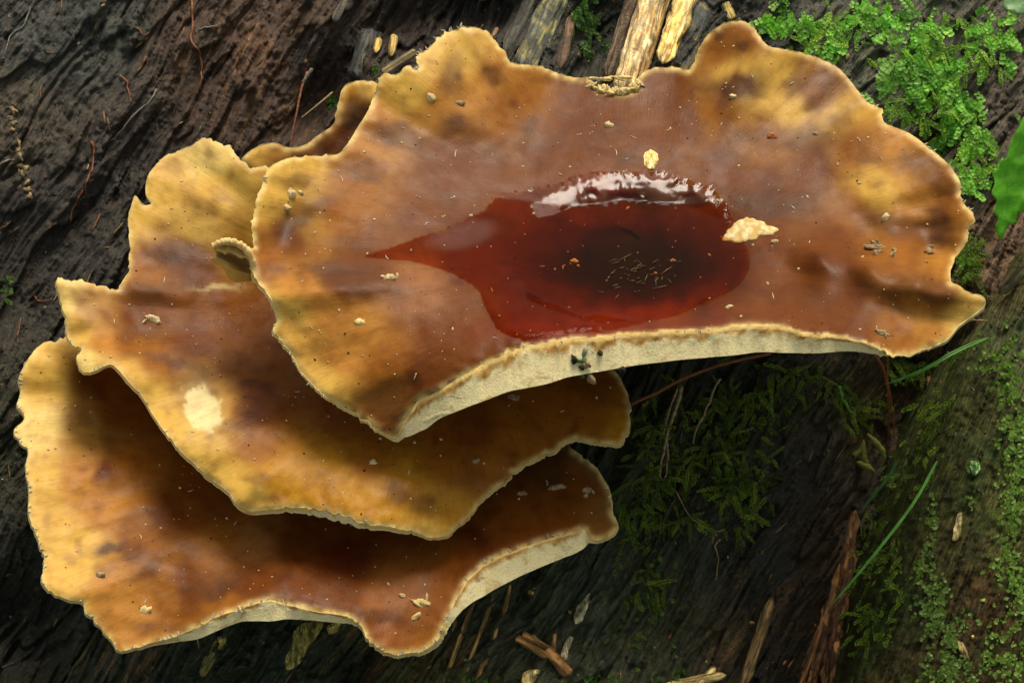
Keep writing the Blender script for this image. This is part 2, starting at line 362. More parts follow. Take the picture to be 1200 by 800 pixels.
def build_cap(outline, hf, centre, colf, parent, seed, thick=9, rough=1.0, step=3.6, extra=None, wet=None):
    """outline: (x, y, band dx, band dy) clockwise on the picture; hf(px,py) height over the water level"""
    O = catmull(outline, 2.6); n = len(O)
    nx = np.roll(O[:, 1], -1)-np.roll(O[:, 1], 1); ny = -(np.roll(O[:, 0], -1)-np.roll(O[:, 0], 1))
    L = np.hypot(nx, ny)+1e-6; nx /= L; ny /= L
    i = np.arange(n); jag = pn(i*.21, np.full(n, .5), seed)*1.3 + pn(i*.07, np.full(n, 3.5), seed+1)*1.8 + np.maximum(0, pn(i*.45, np.full(n, 7.5), seed+2)-.3)*6 + rng.uniform(-.7, .7, n) + np.minimum(0, pn(i*.31, np.full(n, 17.5), seed+2)+.45)*5
    jag *= rough*sst(-.5, .4, pn(i*.03, np.full(n, 9.5), seed+3)) * .9 + .15
    O[:, 0] += nx*jag; O[:, 1] += ny*jag
    V, F, d, idx = fill_poly(O, step)
    h = hf(V[:, 0], V[:, 1]) + extra(V[:, 0], V[:, 1], d) if extra else hf(V[:, 0], V[:, 1])
    def wave(x, y):
        t_ = np.arctan2((y-centre[1])*1.5, x-centre[0]); r_ = np.hypot(x-centre[0], (y-centre[1])*1.5)
        return 15*sst(190, 420, r_)*pn(np.cos(t_)*3.1+seed, np.sin(t_)*3.1, seed+50) + 5*sst(230, 420, r_)*pn(np.cos(t_)*9+seed, np.sin(t_)*9, seed+51)
    def wf(x, y): x = np.asarray(x, float); y = np.asarray(y, float); return w_of_h(x, y, hf(x, y)+wave(x, y)) + fbm(np.asarray(x)/60, np.asarray(y)/45, seed+9, 3)*3.5
    w = wf(V[:, 0], V[:, 1]) - 2.5*np.exp(-(d/3)**2)
    w = w + 2*pn(V[:, 0]/14, V[:, 1]/14, seed+12)*np.exp(-(d/16)**2)
    rr = np.hypot(V[:, 0]-centre[0], (V[:, 1]-centre[1])*1.5); th = np.arctan2((V[:, 1]-centre[1])*1.5, V[:, 0]-centre[0])
    vec = np.stack([np.abs(th)*330, rr, wet(V[:, 0], V[:, 1]) if wet else np.zeros(len(V))], -1)
    cap = mesh_obj('cap', at(V[:, 0], V[:, 1], w), F, M_cap, parent, col=colf(V[:, 0], V[:, 1], d), vec=vec)
    # underside shell, shifted so that it hangs below the lifted margins
    bx, by = O[idx, 2], O[idx, 3]
    # smooth the band shift inward
    fall = np.exp(-(d/70)**2)
    wo = w - thick*(1-np.exp(-(d/14)**2)) - 6 - 0*bx + np.hypot(bx, by)*.25*fall*sst(8, 16, np.hypot(bx, by))
    bs = sst(6, 14, np.hypot(bx, by)); U = at(V[:, 0]+bx*fall, V[:, 1]+(by-1.5*bs)*fall, wo-1.5*bs)
    und = mesh_obj('pore_underside', U, F[:, ::-1], M_pore, parent)
    # margin strip joining cap edge and underside
    d0, id0 = None, None
    keyw = w_of_h(O[:, 0], O[:, 1], hf(O[:, 0], O[:, 1]) + (extra(O[:, 0], O[:, 1], np.zeros(n)) if extra else 0))
    # read the cap's own edge heights back so that the strip shares them
    from_edge = {}
    dd = ((V[None, :, 0]-O[:, None, 0])**2 + (V[None, :, 1]-O[:, None, 1])**2) if n*len(V) < 4e7 else None
    near = np.array([((V[:, 0]-O[j, 0])**2 + (V[:, 1]-O[j, 1])**2).argmin() for j in range(n)]) if dd is None else dd.argmin(1)
    we = w[near]; wu = wo[near]
    ker = np.ones(21)/21
    def sm(a): return np.convolve(np.concatenate([a[-10:], a, a[:10]]), ker, 'valid')
    bw = sst(6, 14, sm(np.hypot(O[:, 2], O[:, 3]))); ox = (sm(O[:, 0])-O[:, 0])*bw; oy = (sm(O[:, 1])-O[:, 1])*bw; wu = wu + (sm(wu)-wu)*bw
    ks = [(0, 0), (.06, .7), (.14, 1), (.22, .9), (.32, .6), (.45, .3), (.6, .1), (.8, 0), (1, 0)]
    rows = []
    lump = 1 + .5*pn(i*.12, np.full(n, 5.5), seed+5)
    bl = np.hypot(O[:, 2], O[:, 3])
    for r_, (kk, out) in enumerate(ks):
        kb = kk if bl is None else kk
        nn = (pn(i*.3, np.full(n, 2.2*r_), seed+8)*.8+pn(i*.8, np.full(n, 2.2*r_), seed+18)*.7)*(0 if kk in (0, 1) else 1 if kk < .4 else .12)
        e_ = sst(.1, .5, np.array(kk)); rows.append(at(O[:, 0]+ox*e_+O[:, 2]*kb+nx*((out*(.5+.5*(bl > 8)))*lump+nn*.6), O[:, 1]+oy*e_+O[:, 3]*kb+ny*((out*(.5+.5*(bl > 8)))*lump+nn*.6), we+(wu-we)*kb + out*1.2 + nn*1.3))
    lc = []
    for kk, out in ks:
        lim = np.where(bl > 8, .26+.2*pn(i*.16, np.full(n, 8.5), seed+15)+.06*pn(i*.6, np.full(n, 2.5), seed+16), .7); f_ = sst(-.07, .07, kk-lim)[:, None]
        top_c = np.array([(.82, .60, .22)]) if kk < .1 else np.array([(.50, .27, .065)])+np.array([(.2, .2, .1)])*pn(i*.3, np.full(n, kk*9), seed+17)[:, None]
        lc.append(np.where(bl[:, None] > 8, top_c, np.array([(.82, .64, .24)]))*(1-f_)+f_*np.array([(.94, .83, .47)]))
    strip = mesh_obj('margin', np.concatenate(rows), grid_faces(len(ks), n, True), M_lip, parent, col=np.concatenate(lc))
    return dict(cap=cap, O=O, V=V, w=w, F=F, n=(nx, ny), we=we, wf=wf)
def interp_w(C, px, py):    # surface of a built cap at a point
    d = (C['V'][:, 0]-px)**2 + (C['V'][:, 1]-py)**2; k = np.argpartition(d, 6)[:6]
    ww = 1/(d[k]+.3); return float((C['w'][k]*ww).sum()/ww.sum())
Y = (.68, .43, .085); YB = (.82, .62, .20); T = (.47, .215, .038); T2 = (.28, .105, .012); BR = (.145, .041, .005); DB = (.105, .020, .004); RD = (.22, .042, .004); PU = (.105, .040, .016); DP = (.060, .022, .010)
def cap_colour(base, blot, edge=(.84, .66, .26), ew=4.5, seed=0):
    base = [(x, y, *c) for x, y, c in base]
    def f(px, py, d):
        c = shep(px, py, base, 4.2); wob = fbm(px/9, py/9, seed+31, 2)*6
        for x, y, rx_, ry_, a, cc, k in blot:
            wx = fbm(px/22, py/22, seed+3, 3)*11; wy = fbm(px/22, py/22, seed+4, 3)*9
            g = gauss(px+wx, py+wy, x, y, rx_, ry_, R(a)); g = (sst(.4, .52, g+.12*pn(px/5, py/5, seed+8)) if k > 1.5 else sst(.12, .8, g)*.97 if k > 1 else np.clip(g*1.5, 0, 1)*min(1, k*1.15))[:, None]
            c = c*(1-g)+g*np.array([cc])
        gg = np.random.default_rng(seed+77); k_ = 0; big = np.where(d > 14)[0]
        for j in gg.choice(big, 150):
            if d[j] > 110 or k_ > 46: continue
            k_ += 1; r_ = gg.uniform(5, 12); g = np.clip(gauss(px+wob*.5, py, px[j], py[j], r_*gg.uniform(1, 1.8), r_*.75, gg.uniform(0, 3))*1.3, 0, 1)[:, None]*gg.uniform(.25, .6)
            c = c*(1-g)+g*c*np.array([[.42, .33, .33]])
        mo = sst(.0, .4, fbm(px/34, py/22, seed+20, 3))[:, None]*.32; c = c*(1-mo)+mo*c*np.array([[.60, .47, .42]])
        mo = sst(.05, .4, fbm(px/13, py/10, seed+24, 3))[:, None]*.3; c = c*(1-mo)+mo*c*np.array([[.62, .5, .45]])
        e_w = ew*(1-.6*sst(520, 620, px)*sst(370, 385, py)*(seed == 100)*sst(1060, 1030, px)); e = (np.exp(-(d/e_w)**2)*(.7+1.1*fbm(px/12, py/12, seed+6, 3)))[:, None].clip(0, 1)
        return c*(1-e)+e*np.array([edge])
    return f
A_out = [(251,289,0,3),(258,283,0,3),(270,282,0,3),(284,286,0,3),(294,290,0,3),(297,280,0,2),(295,266,0,2),(300,243,0,2),(309,216,0,2),(317,196,0,2),(338,185,0,2),(358,184,0,2),(380,182,0,2),(400,177,0,2),(420,149,0,2),(434,125,0,2),(442,98,0,2),(451,86,0,2),(464,88,0,2),(478,76,0,2),(488,80,0,2),(488,64,0,2),(505,54,0,2),(516,42,0,2),(540,34,0,2),(569,36,0,2),(577,44,0,2),(592,64,0,2),(603,75,0,2),(636,79,0,2),(663,90,0,2),(690,92,0,2),(698,102,0,2),(722,108,0,2),(744,106,0,2),(751,89,0,2),(771,81,0,2),(790,79,0,2),(807,82,0,2),(817,64,0,2),(827,44,0,2),(844,30,0,2),(867,24,0,2),(881,30,0,2),(898,51,0,2),(918,57,0,2),(945,64,0,2),(979,78,0,2),(999,98,0,2),(1016,120,0,2),(1033,127,0,2),(1036,143,0,2),(1063,155,0,2),(1090,174,0,2),(1114,196,0,2),(1126,216,0,2),(1127,236,0,2),(1139,253,0,2),(1134,270,0,2),(1131,284,0,2),(1121,300,0,2),(1113,324,0,2),(1124,334,0,2),(1138,343,0,2),(1153,347,0,3),(1153,359,0,4),(1138,371,0,4),(1124,381,0,4),(1109,398,0,4),(1090,406,0,3),(1070,415,0,2),(1043,415,0,2),(1036,408,0,8),(1003,398,0,13),(969,392,0,20),(945,390,0,24),(915,383,0,29),(884,382,0,31),(861,382,0,33),(834,386,0,33),(800,387,0,34),(770,389,0,36),(738,391,0,38),(697,395,2,41),(663,397,3,44),(636,402,4,48),(613,405,5,47),(589,417,5,43),(562,429,6,40),(535,444,6,35),(511,459,6,31),(491,468,7,31),(484,478,8,26),(474,493,4,18),(463,512,2,6),(450,507,0,4),(434,496,0,4),(420,486,0,4),(400,476,0,4),(381,463,0,4),(351,435,0,4),(341,412,-1,4),(321,387,-2,4),(326,371,-2,4),(317,348,-2,4),(304,331,-2,4),(297,317,-2,3),(292,302,-1,3),(280,296,-1,3),(262,293,0,3)]
A_h = [(735,305,-40),(700,290,-34),(775,290,-34),(735,335,-30)]
for k in range(14):
    a = k*2*math.pi/14; A_h.append((738+140*math.cos(a), 303+70*math.sin(a)*(1 if math.sin(a) > 0 else .95), -1))
for k in range(12):
    a = k*2*math.pi/12; A_h.append((738+108*math.cos(a), 303+52*math.sin(a), -14))
A_h += [(640,388,4),(712,384,4),(780,379,4),(560,255,7),(500,290,7),(450,330,8),(520,340,4),(560,380,2),(600,400,5),(640,222,9),(600,232,8),(690,207,14),(740,204,15),(790,208,14),(830,222,12),(640,180,20),(740,180,22),(850,200,21),(920,260,14),(940,320,8),(900,350,4),(850,378,7),
        (697,395,5),(800,387,6),(900,383,12),(1000,397,22),(1043,416,10),(1090,405,4),(1153,352,26),(1100,370,26),(1050,360,30),(1000,330,28),
        (960,301,34),(1020,310,51),(1080,322,56),(1112,331,50),(960,288,20),(1020,297,17),(1080,308,16),(1103,316,16),(1050,250,34),(1130,260,52),(1100,190,62),(1030,130,72),(960,80,78),(867,26,118),(867,110,62),(780,84,60),(722,108,44),(700,160,27),(640,95,52),(600,78,78),(560,38,112),(540,110,66),(490,70,96),(430,140,66),(400,178,50),(450,220,28),
        (340,190,62),(309,216,58),(297,262,44),(350,240,28),(330,275,18),(262,287,44),(290,300,30),(360,300,18),(320,360,-8),(400,380,-8),(350,435,-38),(400,475,-66),(461,512,-84),(450,430,-30),(500,440,-26),(535,444,-18),(589,417,0),(480,480,-58)]
A_base = [(735,305,RD),(600,300,DB),(640,260,DB),(850,290,DB),(700,250,RD),(800,350,RD),(620,360,DB),(560,300,DB),(880,300,BR),(560,370,BR),
          (500,260,BR),(430,300,BR),(480,350,(.30,.125,.045)),(560,200,BR),(650,180,BR),(750,190,BR),(850,200,BR),(600,120,T2),(700,120,BR),(680,150,BR),(780,100,BR),(800,140,BR),
          (540,60,Y),(480,100,Y),(520,120,T),(440,150,T),(580,90,T),(520,190,BR),(420,210,T2),(350,200,Y),(320,230,Y),(360,260,(.36,.19,.03)),(400,250,T2),(340,280,BR),(310,300,T2),
          (350,330,T),(380,360,T),(340,370,Y),(400,330,BR),(430,380,T),(400,420,T),(450,430,T2),(450,480,T2),(380,450,Y),(520,400,BR),(500,440,BR),(560,410,BR),
          (867,40,T2),(860,90,Y),(900,100,Y),(930,130,Y),(840,60,T2),(840,130,T2),(900,160,T2),(960,110,T2),(980,140,Y),(1000,170,T2),(950,200,BR),(900,220,BR),(1050,190,T),(1030,220,Y),(1080,240,T),(1110,230,T2),(1120,280,T),
          (1000,250,T2),(980,280,BR),(1060,280,T2),(950,310,BR),(920,350,BR),(1000,340,BR),(1040,330,T2),(1070,360,T),(1100,350,T2),(1090,390,T),(1120,370,Y),(1050,390,T2),(980,370,BR),(1000,380,BR),(900,370,BR),(820,370,DB)]
A_blot = [(465,157,34,16,10,PU,.7),(535,148,16,13,0,PU,.75),(578,88,11,12,0,PU,.6),(530,90,12,26,0,PU,.5),(425,200,22,12,0,PU,.5),(865,103,28,18,-10,PU,.85),(868,52,9,9,0,DP,.6),(845,40,8,8,0,DP,.5),(928,103,14,10,0,PU,.6),(965,95,22,16,10,PU,.6),(955,122,18,8,-20,PU,.5),
          (950,165,40,16,0,PU,.7),(985,142,15,14,0,PU,.5),(900,240,50,16,0,DP,.6),(1085,200,32,16,30,PU,.6),(1100,262,16,22,0,PU,.7),(1020,185,15,6,0,PU,.4),(880,160,20,10,0,PU,.35),(735,187,14,10,0,PU,.6),(640,172,40,6,-5,PU,.4),
          (1060,265,60,14,12,PU,.5),(1090,340,40,16,20,PU,.6),(1035,345,30,26,0,PU,.4),(960,350,22,12,0,PU,.4),(430,330,50,18,20,PU,.65),(380,320,30,12,20,PU,.5),(350,380,20,7,20,PU,.35),(480,375,30,10,0,PU,.3),(455,480,24,18,0,PU,.45),(350,212,22,9,0,PU,.5),(345,262,26,10,-25,DP,.6),(370,240,20,8,-20,PU,.5),
          (720,388,160,14,0,(.16,.03,.008),.8),(735,310,150,62,0,(.065,.009,.003),1.1),(742,312,112,46,0,(.010,.005,.003),1.1)]
PUD = [(428,300),(462,289),(491,278),(520,270),(545,257),(566,247),(587,227),(616,222),(645,219),(670,207),(699,201),(728,203),(766,201),(795,207),(837,222),(853,242),(855,257),(847,276),(874,288),(877,315),(857,338),(816,355),(787,370),(712,387),(670,390),(620,399),(603,395),(582,384),(570,363),(562,342),(545,328),(516,315),(482,306),(462,304)]
def inside(px, py, poly):
    r = np.zeros(len(px), bool)
    for a in range(len(poly)):
        (x0, y0), (x1, y1) = poly[a][:2], poly[(a+1) % len(poly)][:2]
        if y0 == y1: continue
        m = (py > min(y0, y1)) & (py <= max(y0, y1)); r ^= m & (px < x0+(py-y0)/(y1-y0)*(x1-x0))
    return r
A_hf = tps(A_h)
Aroot = empty('bracket_fungus', at(730, 330, -60), 'largest and topmost brown cap, holding a dark red pool of water in its middle', 'mushroom')
capA = build_cap(A_out, A_hf, (735, 300), cap_colour(A_base, A_blot, seed=100), Aroot, 100, wet=lambda x, y: inside(x, y, PUD).astype(float))
B_out = [(314,196,0,2),(302,196,0,2),(284,187,0,2),(267,172,0,2),(240,163,0,2),(216,174,0,2),(196,182,0,2),(182,194,0,2),(172,209,0,2),(171,228,0,2),(177,238,0,2),(168,240,0,2),(158,229,0,2),(152,246,0,2),(150,260,0,2),(152,294,0,2),(151,314,0,2),(145,328,0,2),(135,340,0,2),(111,333,0,2),(84,328,0,2),(67,326,-1,3),(69,348,-1,3),(76,371,-1,3),(80,398,-1,3),(93,410,-1,3),(89,419,-1,3),(96,436,0,3),(111,435,0,3),(128,427,0,3),(138,433,0,4),(149,446,0,4),(165,463,0,4),(179,486,0,4),(196,510,0,4),(213,530,0,4),(226,543,0,4),(243,560,0,4),(267,577,0,4),(277,591,0,4),(294,598,0,5),(321,595,0,6),(340,594,0,7),(365,594,0,8),(400,603,0,9),(434,613,0,7),(468,620,0,5),(491,624,0,4),(505,630,0,3),(525,626,0,3),(538,614,0,3),(552,601,0,3),(569,581,0,3),(589,567,0,3),(616,547,0,3),(645,532,0,3),(670,516,0,3),(690,517,0,3),(724,522,0,3),(734,510,0,3),(739,476,0,3),(733,452,0,3),(722,436,0,3),(690,415,0,2),(640,390,0,2),(560,360,0,2),(480,320,0,2),(420,260,0,2),(370,225,0,2),(335,205,0,2)]
B_h = [(240,165,10),(175,205,-2),(152,260,-22),(150,315,-48),(135,338,-58),(284,190,0),(325,205,-20),(230,230,-18),(260,290,-52),(300,240,-30),(200,330,-62),(67,327,-34),(75,380,-58),(95,425,-72),(130,425,-66),(110,350,-52),(160,380,-78),
       (150,446,-76),(196,510,-104),(243,560,-128),(294,598,-146),(365,594,-140),(434,613,-150),(505,630,-178),(552,601,-176),(616,547,-168),(670,516,-168),(724,522,-178),(739,476,-168),(722,436,-158),(640,450,-150),
       (250,400,-98),(300,350,-100),(240,480,-104),(320,500,-118),(300,560,-126),(400,540,-128),(400,420,-130),(500,480,-140),(500,560,-140),(600,500,-146),(640,390,-150),(560,360,-150),(480,320,-140),(420,260,-120),(370,225,-60),(360,300,-110),(690,415,-155)]
GD = (.47,.23,.016); GB = (.30,.11,.010); DG = (.20,.064,.007)
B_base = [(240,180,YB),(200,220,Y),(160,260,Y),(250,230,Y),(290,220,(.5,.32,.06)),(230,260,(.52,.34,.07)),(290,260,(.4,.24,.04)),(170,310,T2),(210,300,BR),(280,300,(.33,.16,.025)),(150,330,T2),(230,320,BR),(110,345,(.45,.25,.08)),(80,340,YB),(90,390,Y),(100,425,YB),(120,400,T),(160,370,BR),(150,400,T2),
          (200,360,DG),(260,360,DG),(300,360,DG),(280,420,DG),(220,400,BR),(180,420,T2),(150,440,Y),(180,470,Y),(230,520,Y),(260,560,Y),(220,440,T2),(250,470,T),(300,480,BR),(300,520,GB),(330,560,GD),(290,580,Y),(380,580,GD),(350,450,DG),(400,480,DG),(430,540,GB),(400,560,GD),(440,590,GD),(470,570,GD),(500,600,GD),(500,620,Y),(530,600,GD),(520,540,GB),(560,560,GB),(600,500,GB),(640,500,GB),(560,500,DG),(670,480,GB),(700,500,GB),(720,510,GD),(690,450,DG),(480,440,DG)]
B_blot = [(255,339,24,3.5,-4,(.50,.40,.17),.8),(205,298,34,12,0,PU,.7),(247,180,9,7,20,PU,.5),(205,195,13,9,30,PU,.3),(240,240,15,12,0,PU,.25),(300,452,22,7,5,(.10,.03,.01),.7),(300,482,18,16,30,(.10,.03,.01),.75),(208,424,40,6,12,PU,.6),(225,447,12,7,0,PU,.5),(170,345,28,10,15,DP,.5),(160,392,20,8,0,PU,.5),
          (465,575,16,14,0,PU,.6),(495,590,18,10,10,PU,.5),(300,560,10,8,0,PU,.5),(550,550,10,18,0,PU,.35),(625,495,10,14,0,PU,.3),(320,586,14,5,0,PU,.5),
          (237,477,27,34,-15,(.62,.46,.15),.6),(237,478,23,31,-15,(.80,.70,.36),2)]  # last pair: pale yellow oval patch with a sharp ragged edge
Broot = empty('bracket_fungus', at(420, 420, -160), 'middle golden brown cap with a pale oval patch and a raised wing at its left', 'mushroom')
B_hf = tps(B_h)
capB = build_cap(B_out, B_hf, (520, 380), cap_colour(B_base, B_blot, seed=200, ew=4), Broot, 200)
C_out = [(79,391,-1,2),(64,397,-1,2),(44,408,-1,2),(32,422,-1,2),(22,444,-1,2),(24,459,-1,2),(20,476,-1,2),(29,490,-1,2),(17,505,-1,2),(24,518,-1,2),(34,527,-1,2),(30,550,-1,2),(34,570,-1,3),(34,604,-1,3),(44,631,-1,3),(50,655,-1,3),(52,685,-1,3),(68,699,0,3),(95,706,0,3),(98,716,0,3),(115,733,0,3),(130,749,0,3),(140,761,0,3),(162,759,1,3),(176,753,2,4),(203,746,3,6),(233,733,1,15),(257,721,-1,16),(284,713,-1,16),(300,706,0,20),(317,703,0,22),(338,708,0,17),(365,715,0,12),(400,721,0,9),(420,728,0,5),(430,744,0,4),(437,754,0,4),(457,765,0,4),(474,767,0,4),(495,762,2,4),(515,748,3,5),(522,729,5,6),(530,712,6,9),(542,689,8,18),(559,668,9,28),(582,653,6,32),(609,643,3,31),(643,631,2,28),(670,625,0,25),(684,620,0,17),(692,630,0,6),(705,633,0,3),(720,624,1,3),(724,612,1,3),(718,600,1,2),(716,581,1,2),(709,564,1,2),(694,543,0,2),(677,530,0,2),(650,516,0,2),(600,505,0,2),(500,500,0,2),(400,470,0,2),(300,430,0,2),(200,400,0,2),(120,385,0,2)]
C_h = [(79,391,-104),(25,440,-112),(20,505,-130),(34,604,-158),(52,685,-182),(98,712,-200),(140,761,-224),(203,746,-222),(257,721,-206),(317,703,-200),(365,715,-208),(430,735,-222),(475,767,-240),(522,729,-226),(559,668,-214),(609,643,-210),(684,620,-214),(722,615,-220),(709,564,-214),(677,530,-212),
       (600,505,-210),(500,500,-210),(400,470,-204),(300,430,-186),(200,400,-160),(120,385,-128),(100,480,-148),(100,600,-176),(200,500,-182),(200,620,-198),(300,560,-204),(300,650,-206),(400,640,-216),(500,660,-220),(600,590,-216),(650,580,-220)]
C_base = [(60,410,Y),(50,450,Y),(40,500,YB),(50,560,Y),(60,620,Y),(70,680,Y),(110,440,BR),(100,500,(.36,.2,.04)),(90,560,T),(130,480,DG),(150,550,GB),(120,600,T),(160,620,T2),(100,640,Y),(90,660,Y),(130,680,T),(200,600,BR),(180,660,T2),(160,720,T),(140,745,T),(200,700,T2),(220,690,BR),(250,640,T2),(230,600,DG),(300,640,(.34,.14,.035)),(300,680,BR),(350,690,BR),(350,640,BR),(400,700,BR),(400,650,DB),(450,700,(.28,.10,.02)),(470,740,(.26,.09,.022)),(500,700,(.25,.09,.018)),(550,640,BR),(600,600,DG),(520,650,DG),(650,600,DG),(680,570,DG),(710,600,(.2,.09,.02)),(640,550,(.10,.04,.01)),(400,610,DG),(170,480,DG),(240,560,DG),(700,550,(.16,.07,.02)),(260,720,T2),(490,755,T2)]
C_blot = [(122,550,8,14,10,(.14,.03,.012),.7),(95,552,6,6,0,(.2,.06,.02),.5),(130,643,20,7,-12,PU,.8),(150,652,20,5,-20,PU,.4),(258,690,26,10,-25,PU,.75),(175,665,20,9,-30,PU,.5),(120,665,12,6,0,PU,.35),(220,690,16,6,-20,PU,.4),(440,722,40,6,5,DP,.5),(190,735,26,6,0,PU,.4),(55,610,7,12,0,PU,.3),(90,490,14,10,0,PU,.4),(325,700,30,8,10,PU,.3)]
Croot = empty('bracket_fungus', at(420, 620, -60), 'lowest brown cap with a ragged pale yellow left margin, under the two others', 'mushroom')
C_hf = tps(C_h)
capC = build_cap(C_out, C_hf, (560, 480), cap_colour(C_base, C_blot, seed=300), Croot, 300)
D_out = [(284,187,0,2),(304,171,0,2),(324,168,0,2),(338,173,0,2),(358,169,0,2),(378,155,0,2),(391,145,0,2),(398,120,0,2),(402,104,0,2),(412,96,0,2),(430,94,0,2),(441,97,0,2),(450,110,0,2),(460,140,0,2),(440,180,0,2),(400,205,0,2),(350,212,0,2),(300,205,0,2)]
D_h = [(284,187,-10),(324,168,4),(358,169,10),(391,145,26),(402,104,54),(441,97,60),(460,140,20),(400,205,-10),(300,205,-26),(380,180,0),(430,130,36)]
D_base = [(300,175,Y),(330,180,(.45,.24,.05)),(360,175,T2),(390,155,T2),(410,110,GD),(430,100,Y),(415,130,(.30,.17,.03)),(400,160,BR),(350,190,BR)]
Droot = empty('bracket_fungus', at(380, 190, -200), 'small folded cap lobe showing behind the top left edge of the largest cap', 'mushroom')
def D_hf2(px, py, f=tps(D_h)): return f(px, py)-10
capD = build_cap(D_out, D_hf2, (480, 230), cap_colour(D_base, [(415,125,7,20,15,PU,.5),(370,165,14,5,-20,PU,.5)], seed=400, ew=5), Droot, 400)
# stipes, hidden below but holding the caps
def tube(pts, rad, seg=7, name='twig', mat=None, parent=None, jit=0, cap_ends=True):
    P = np.array(pts, float)
    n = len(P); T_ = np.gradient(P, axis=0); T_ /= np.linalg.norm(T_, axis=1)[:, None]+1e-12
    up = np.array([.3, -.6, .74]); N = np.cross(T_, up); N /= np.linalg.norm(N, axis=1)[:, None]+1e-12; Bn = np.cross(T_, N)
    rad = np.broadcast_to(np.asarray(rad, float), (n,)).copy()
    rad = rad*(1+jit*rng.uniform(-1, 1, n))
    a = np.arange(seg)*2*math.pi/seg
    V = P[:, None] + rad[:, None, None]*(np.cos(a)[None, :, None]*N[:, None] + np.sin(a)[None, :, None]*Bn[:, None])
    return V.reshape(-1, 3), grid_faces(n, seg, True)
def curve(pts, k=8):   # smooth path through world points
    P = np.array(pts, float); n = len(P); out = []
    for i in range(n-1):
        p0, p1, p2, p3 = P[max(i-1, 0)], P[i], P[i+1], P[min(i+2, n-1)]
        for j in range(k):
            t = j/k; out.append(.5*((2*p1)+(-p0+p2)*t+(2*p0-5*p1+4*p2-p3)*t*t+(-p0+3*p1-3*p2+p3)*t**3))
    out.append(P[-1]); return np.array(out)
for rt, x, y, C in ((Aroot, 720, 300, capA), (Broot, 430, 380, capB), (Croot, 430, 560, capC), (Droot, 410, 165, capD)):
    wt = interp_w(C, x, y); wb = float(log_w(x, y+40, False)) - 20
    V, F = tube(curve([at(x, y, wt-14), at(x, y+20, (wt+wb)/2), at(x, y+40, min(wb, wt-60))], 5), [40*S]*11 if rt is not Droot else [15*S]*11, 14)
    mesh_obj('stipe', V, F, M_stem, rt)
# ------------------------------------------------------------------ pool of water in the top cap
def water_mat(name, tint):
    m, nt, b = new_mat(name); q = NB(nt); nt.nodes.remove(b)
    z = q.n('ShaderNodeSeparateXYZ'); q.link(q.attr('tint'), z.inputs[0]); z = z.outputs[0]     # 0 level water, 1 rippled wet film
    tr = q.n('ShaderNodeBsdfTransparent'); tr.inputs[0].default_value = (*tint, 1)
    gl = q.n('ShaderNodeBsdfGlossy'); gl.inputs[0].default_value = (1, 1, 1, 1); q.link(q.ramp(z, 0, 1, 0.03, .15), gl.inputs['Roughness'])
    fr = q.n('ShaderNodeFresnel'); q.link(q.ramp(z, 0, 1, 1.11, 1.36), fr.inputs[0])
    ms = q.n('ShaderNodeMixShader'); q.link(fr.outputs[0], ms.inputs[0]); q.link(tr.outputs[0], ms.inputs[1]); q.link(gl.outputs[0], ms.inputs[2])
    q.link(ms.outputs[0], nt.nodes['Material Output'].inputs[0]); return m
PO = catmull([(x, y, 0, 0) for x, y in PUD], 2.2)
n_ = len(PO); ii = np.arange(n_)
nx_ = np.roll(PO[:, 1], -1)-np.roll(PO[:, 1], 1); ny_ = -(np.roll(PO[:, 0], -1)-np.roll(PO[:, 0], 1)); L_ = np.hypot(nx_, ny_)+1e-6
top_ = sst(300, 235, PO[:, 1])
rx_, ry_ = PO[:, 0]-737, (PO[:, 1]-300); rl_ = np.hypot(rx_, ry_)
jg = (rng.uniform(-1, 1, n_)*(.9+4.5*top_) + pn(ii*.2, np.full(n_, .5), 61)*(1+5*top_))
PO[:, 0] += rx_/rl_*jg; PO[:, 1] += ry_/rl_*jg
def thin_flat(q):
    deep = w_of_h(q[:, 0], q[:, 1], np.zeros(len(q))) - capA['wf'](q[:, 0], q[:, 1]); return (deep < 4) | (rng.uniform(0, 1, len(q)) < .035)
V, F, d, idx = fill_poly(PO, 2.4, thin_flat)
hc = A_hf(V[:, 0], V[:, 1]); wc = capA['wf'](V[:, 0], V[:, 1])
wp = w_of_h(V[:, 0], V[:, 1], np.zeros(len(V)))
film = sst(0, 7, d)*(1.6+2.5*sst(340, 370, V[:, 1]))+.7
zone = sst(262, 235, V[:, 1] + .12*np.abs(V[:, 0]-735))
zone = np.maximum(zone, .75*gauss(V[:, 0], V[:, 1], 540, 275, 55, 22, R(-12)))
ang = np.arctan2((V[:, 1]-330)*1.6, V[:, 0]-737)
gate = .12+.88*sst(-.05, .2, fbm(V[:, 0]/34+3, V[:, 1]/24, 39, 2))
rel = gate*zone*sst(0, 5, d)*(2.2*fbm(V[:, 0]/45, V[:, 1]/22, 38, 2) + 1.1*pn(ang*20, np.hypot(V[:, 0]-737, (V[:, 1]-300)*1.6)/60, 31) + 1.0*pn(ang*46, np.hypot(V[:, 0]-737, (V[:, 1]-300)*1.6)/30, 34) + 1.2*fbm(V[:, 0]/20, V[:, 1]/9, 32, 2))
wfm = wc + film + rel
k_ = 2.5; ww_ = np.maximum(wfm, wp) + k_*np.exp(-np.abs(wfm-wp)/k_)*.35
zf = sst(.2, .7, zone)*sst(.0, 2.5, wfm-wp)
pud = mesh_obj('water_pool', at(V[:, 0], V[:, 1], ww_), F, water_mat('dark_red_water', (.92, .58, .34)), col=np.stack([zf, zf, zf], -1))
tag(pud, 'glossy dark red pool of water with a ragged wet edge in the largest cap', 'water')
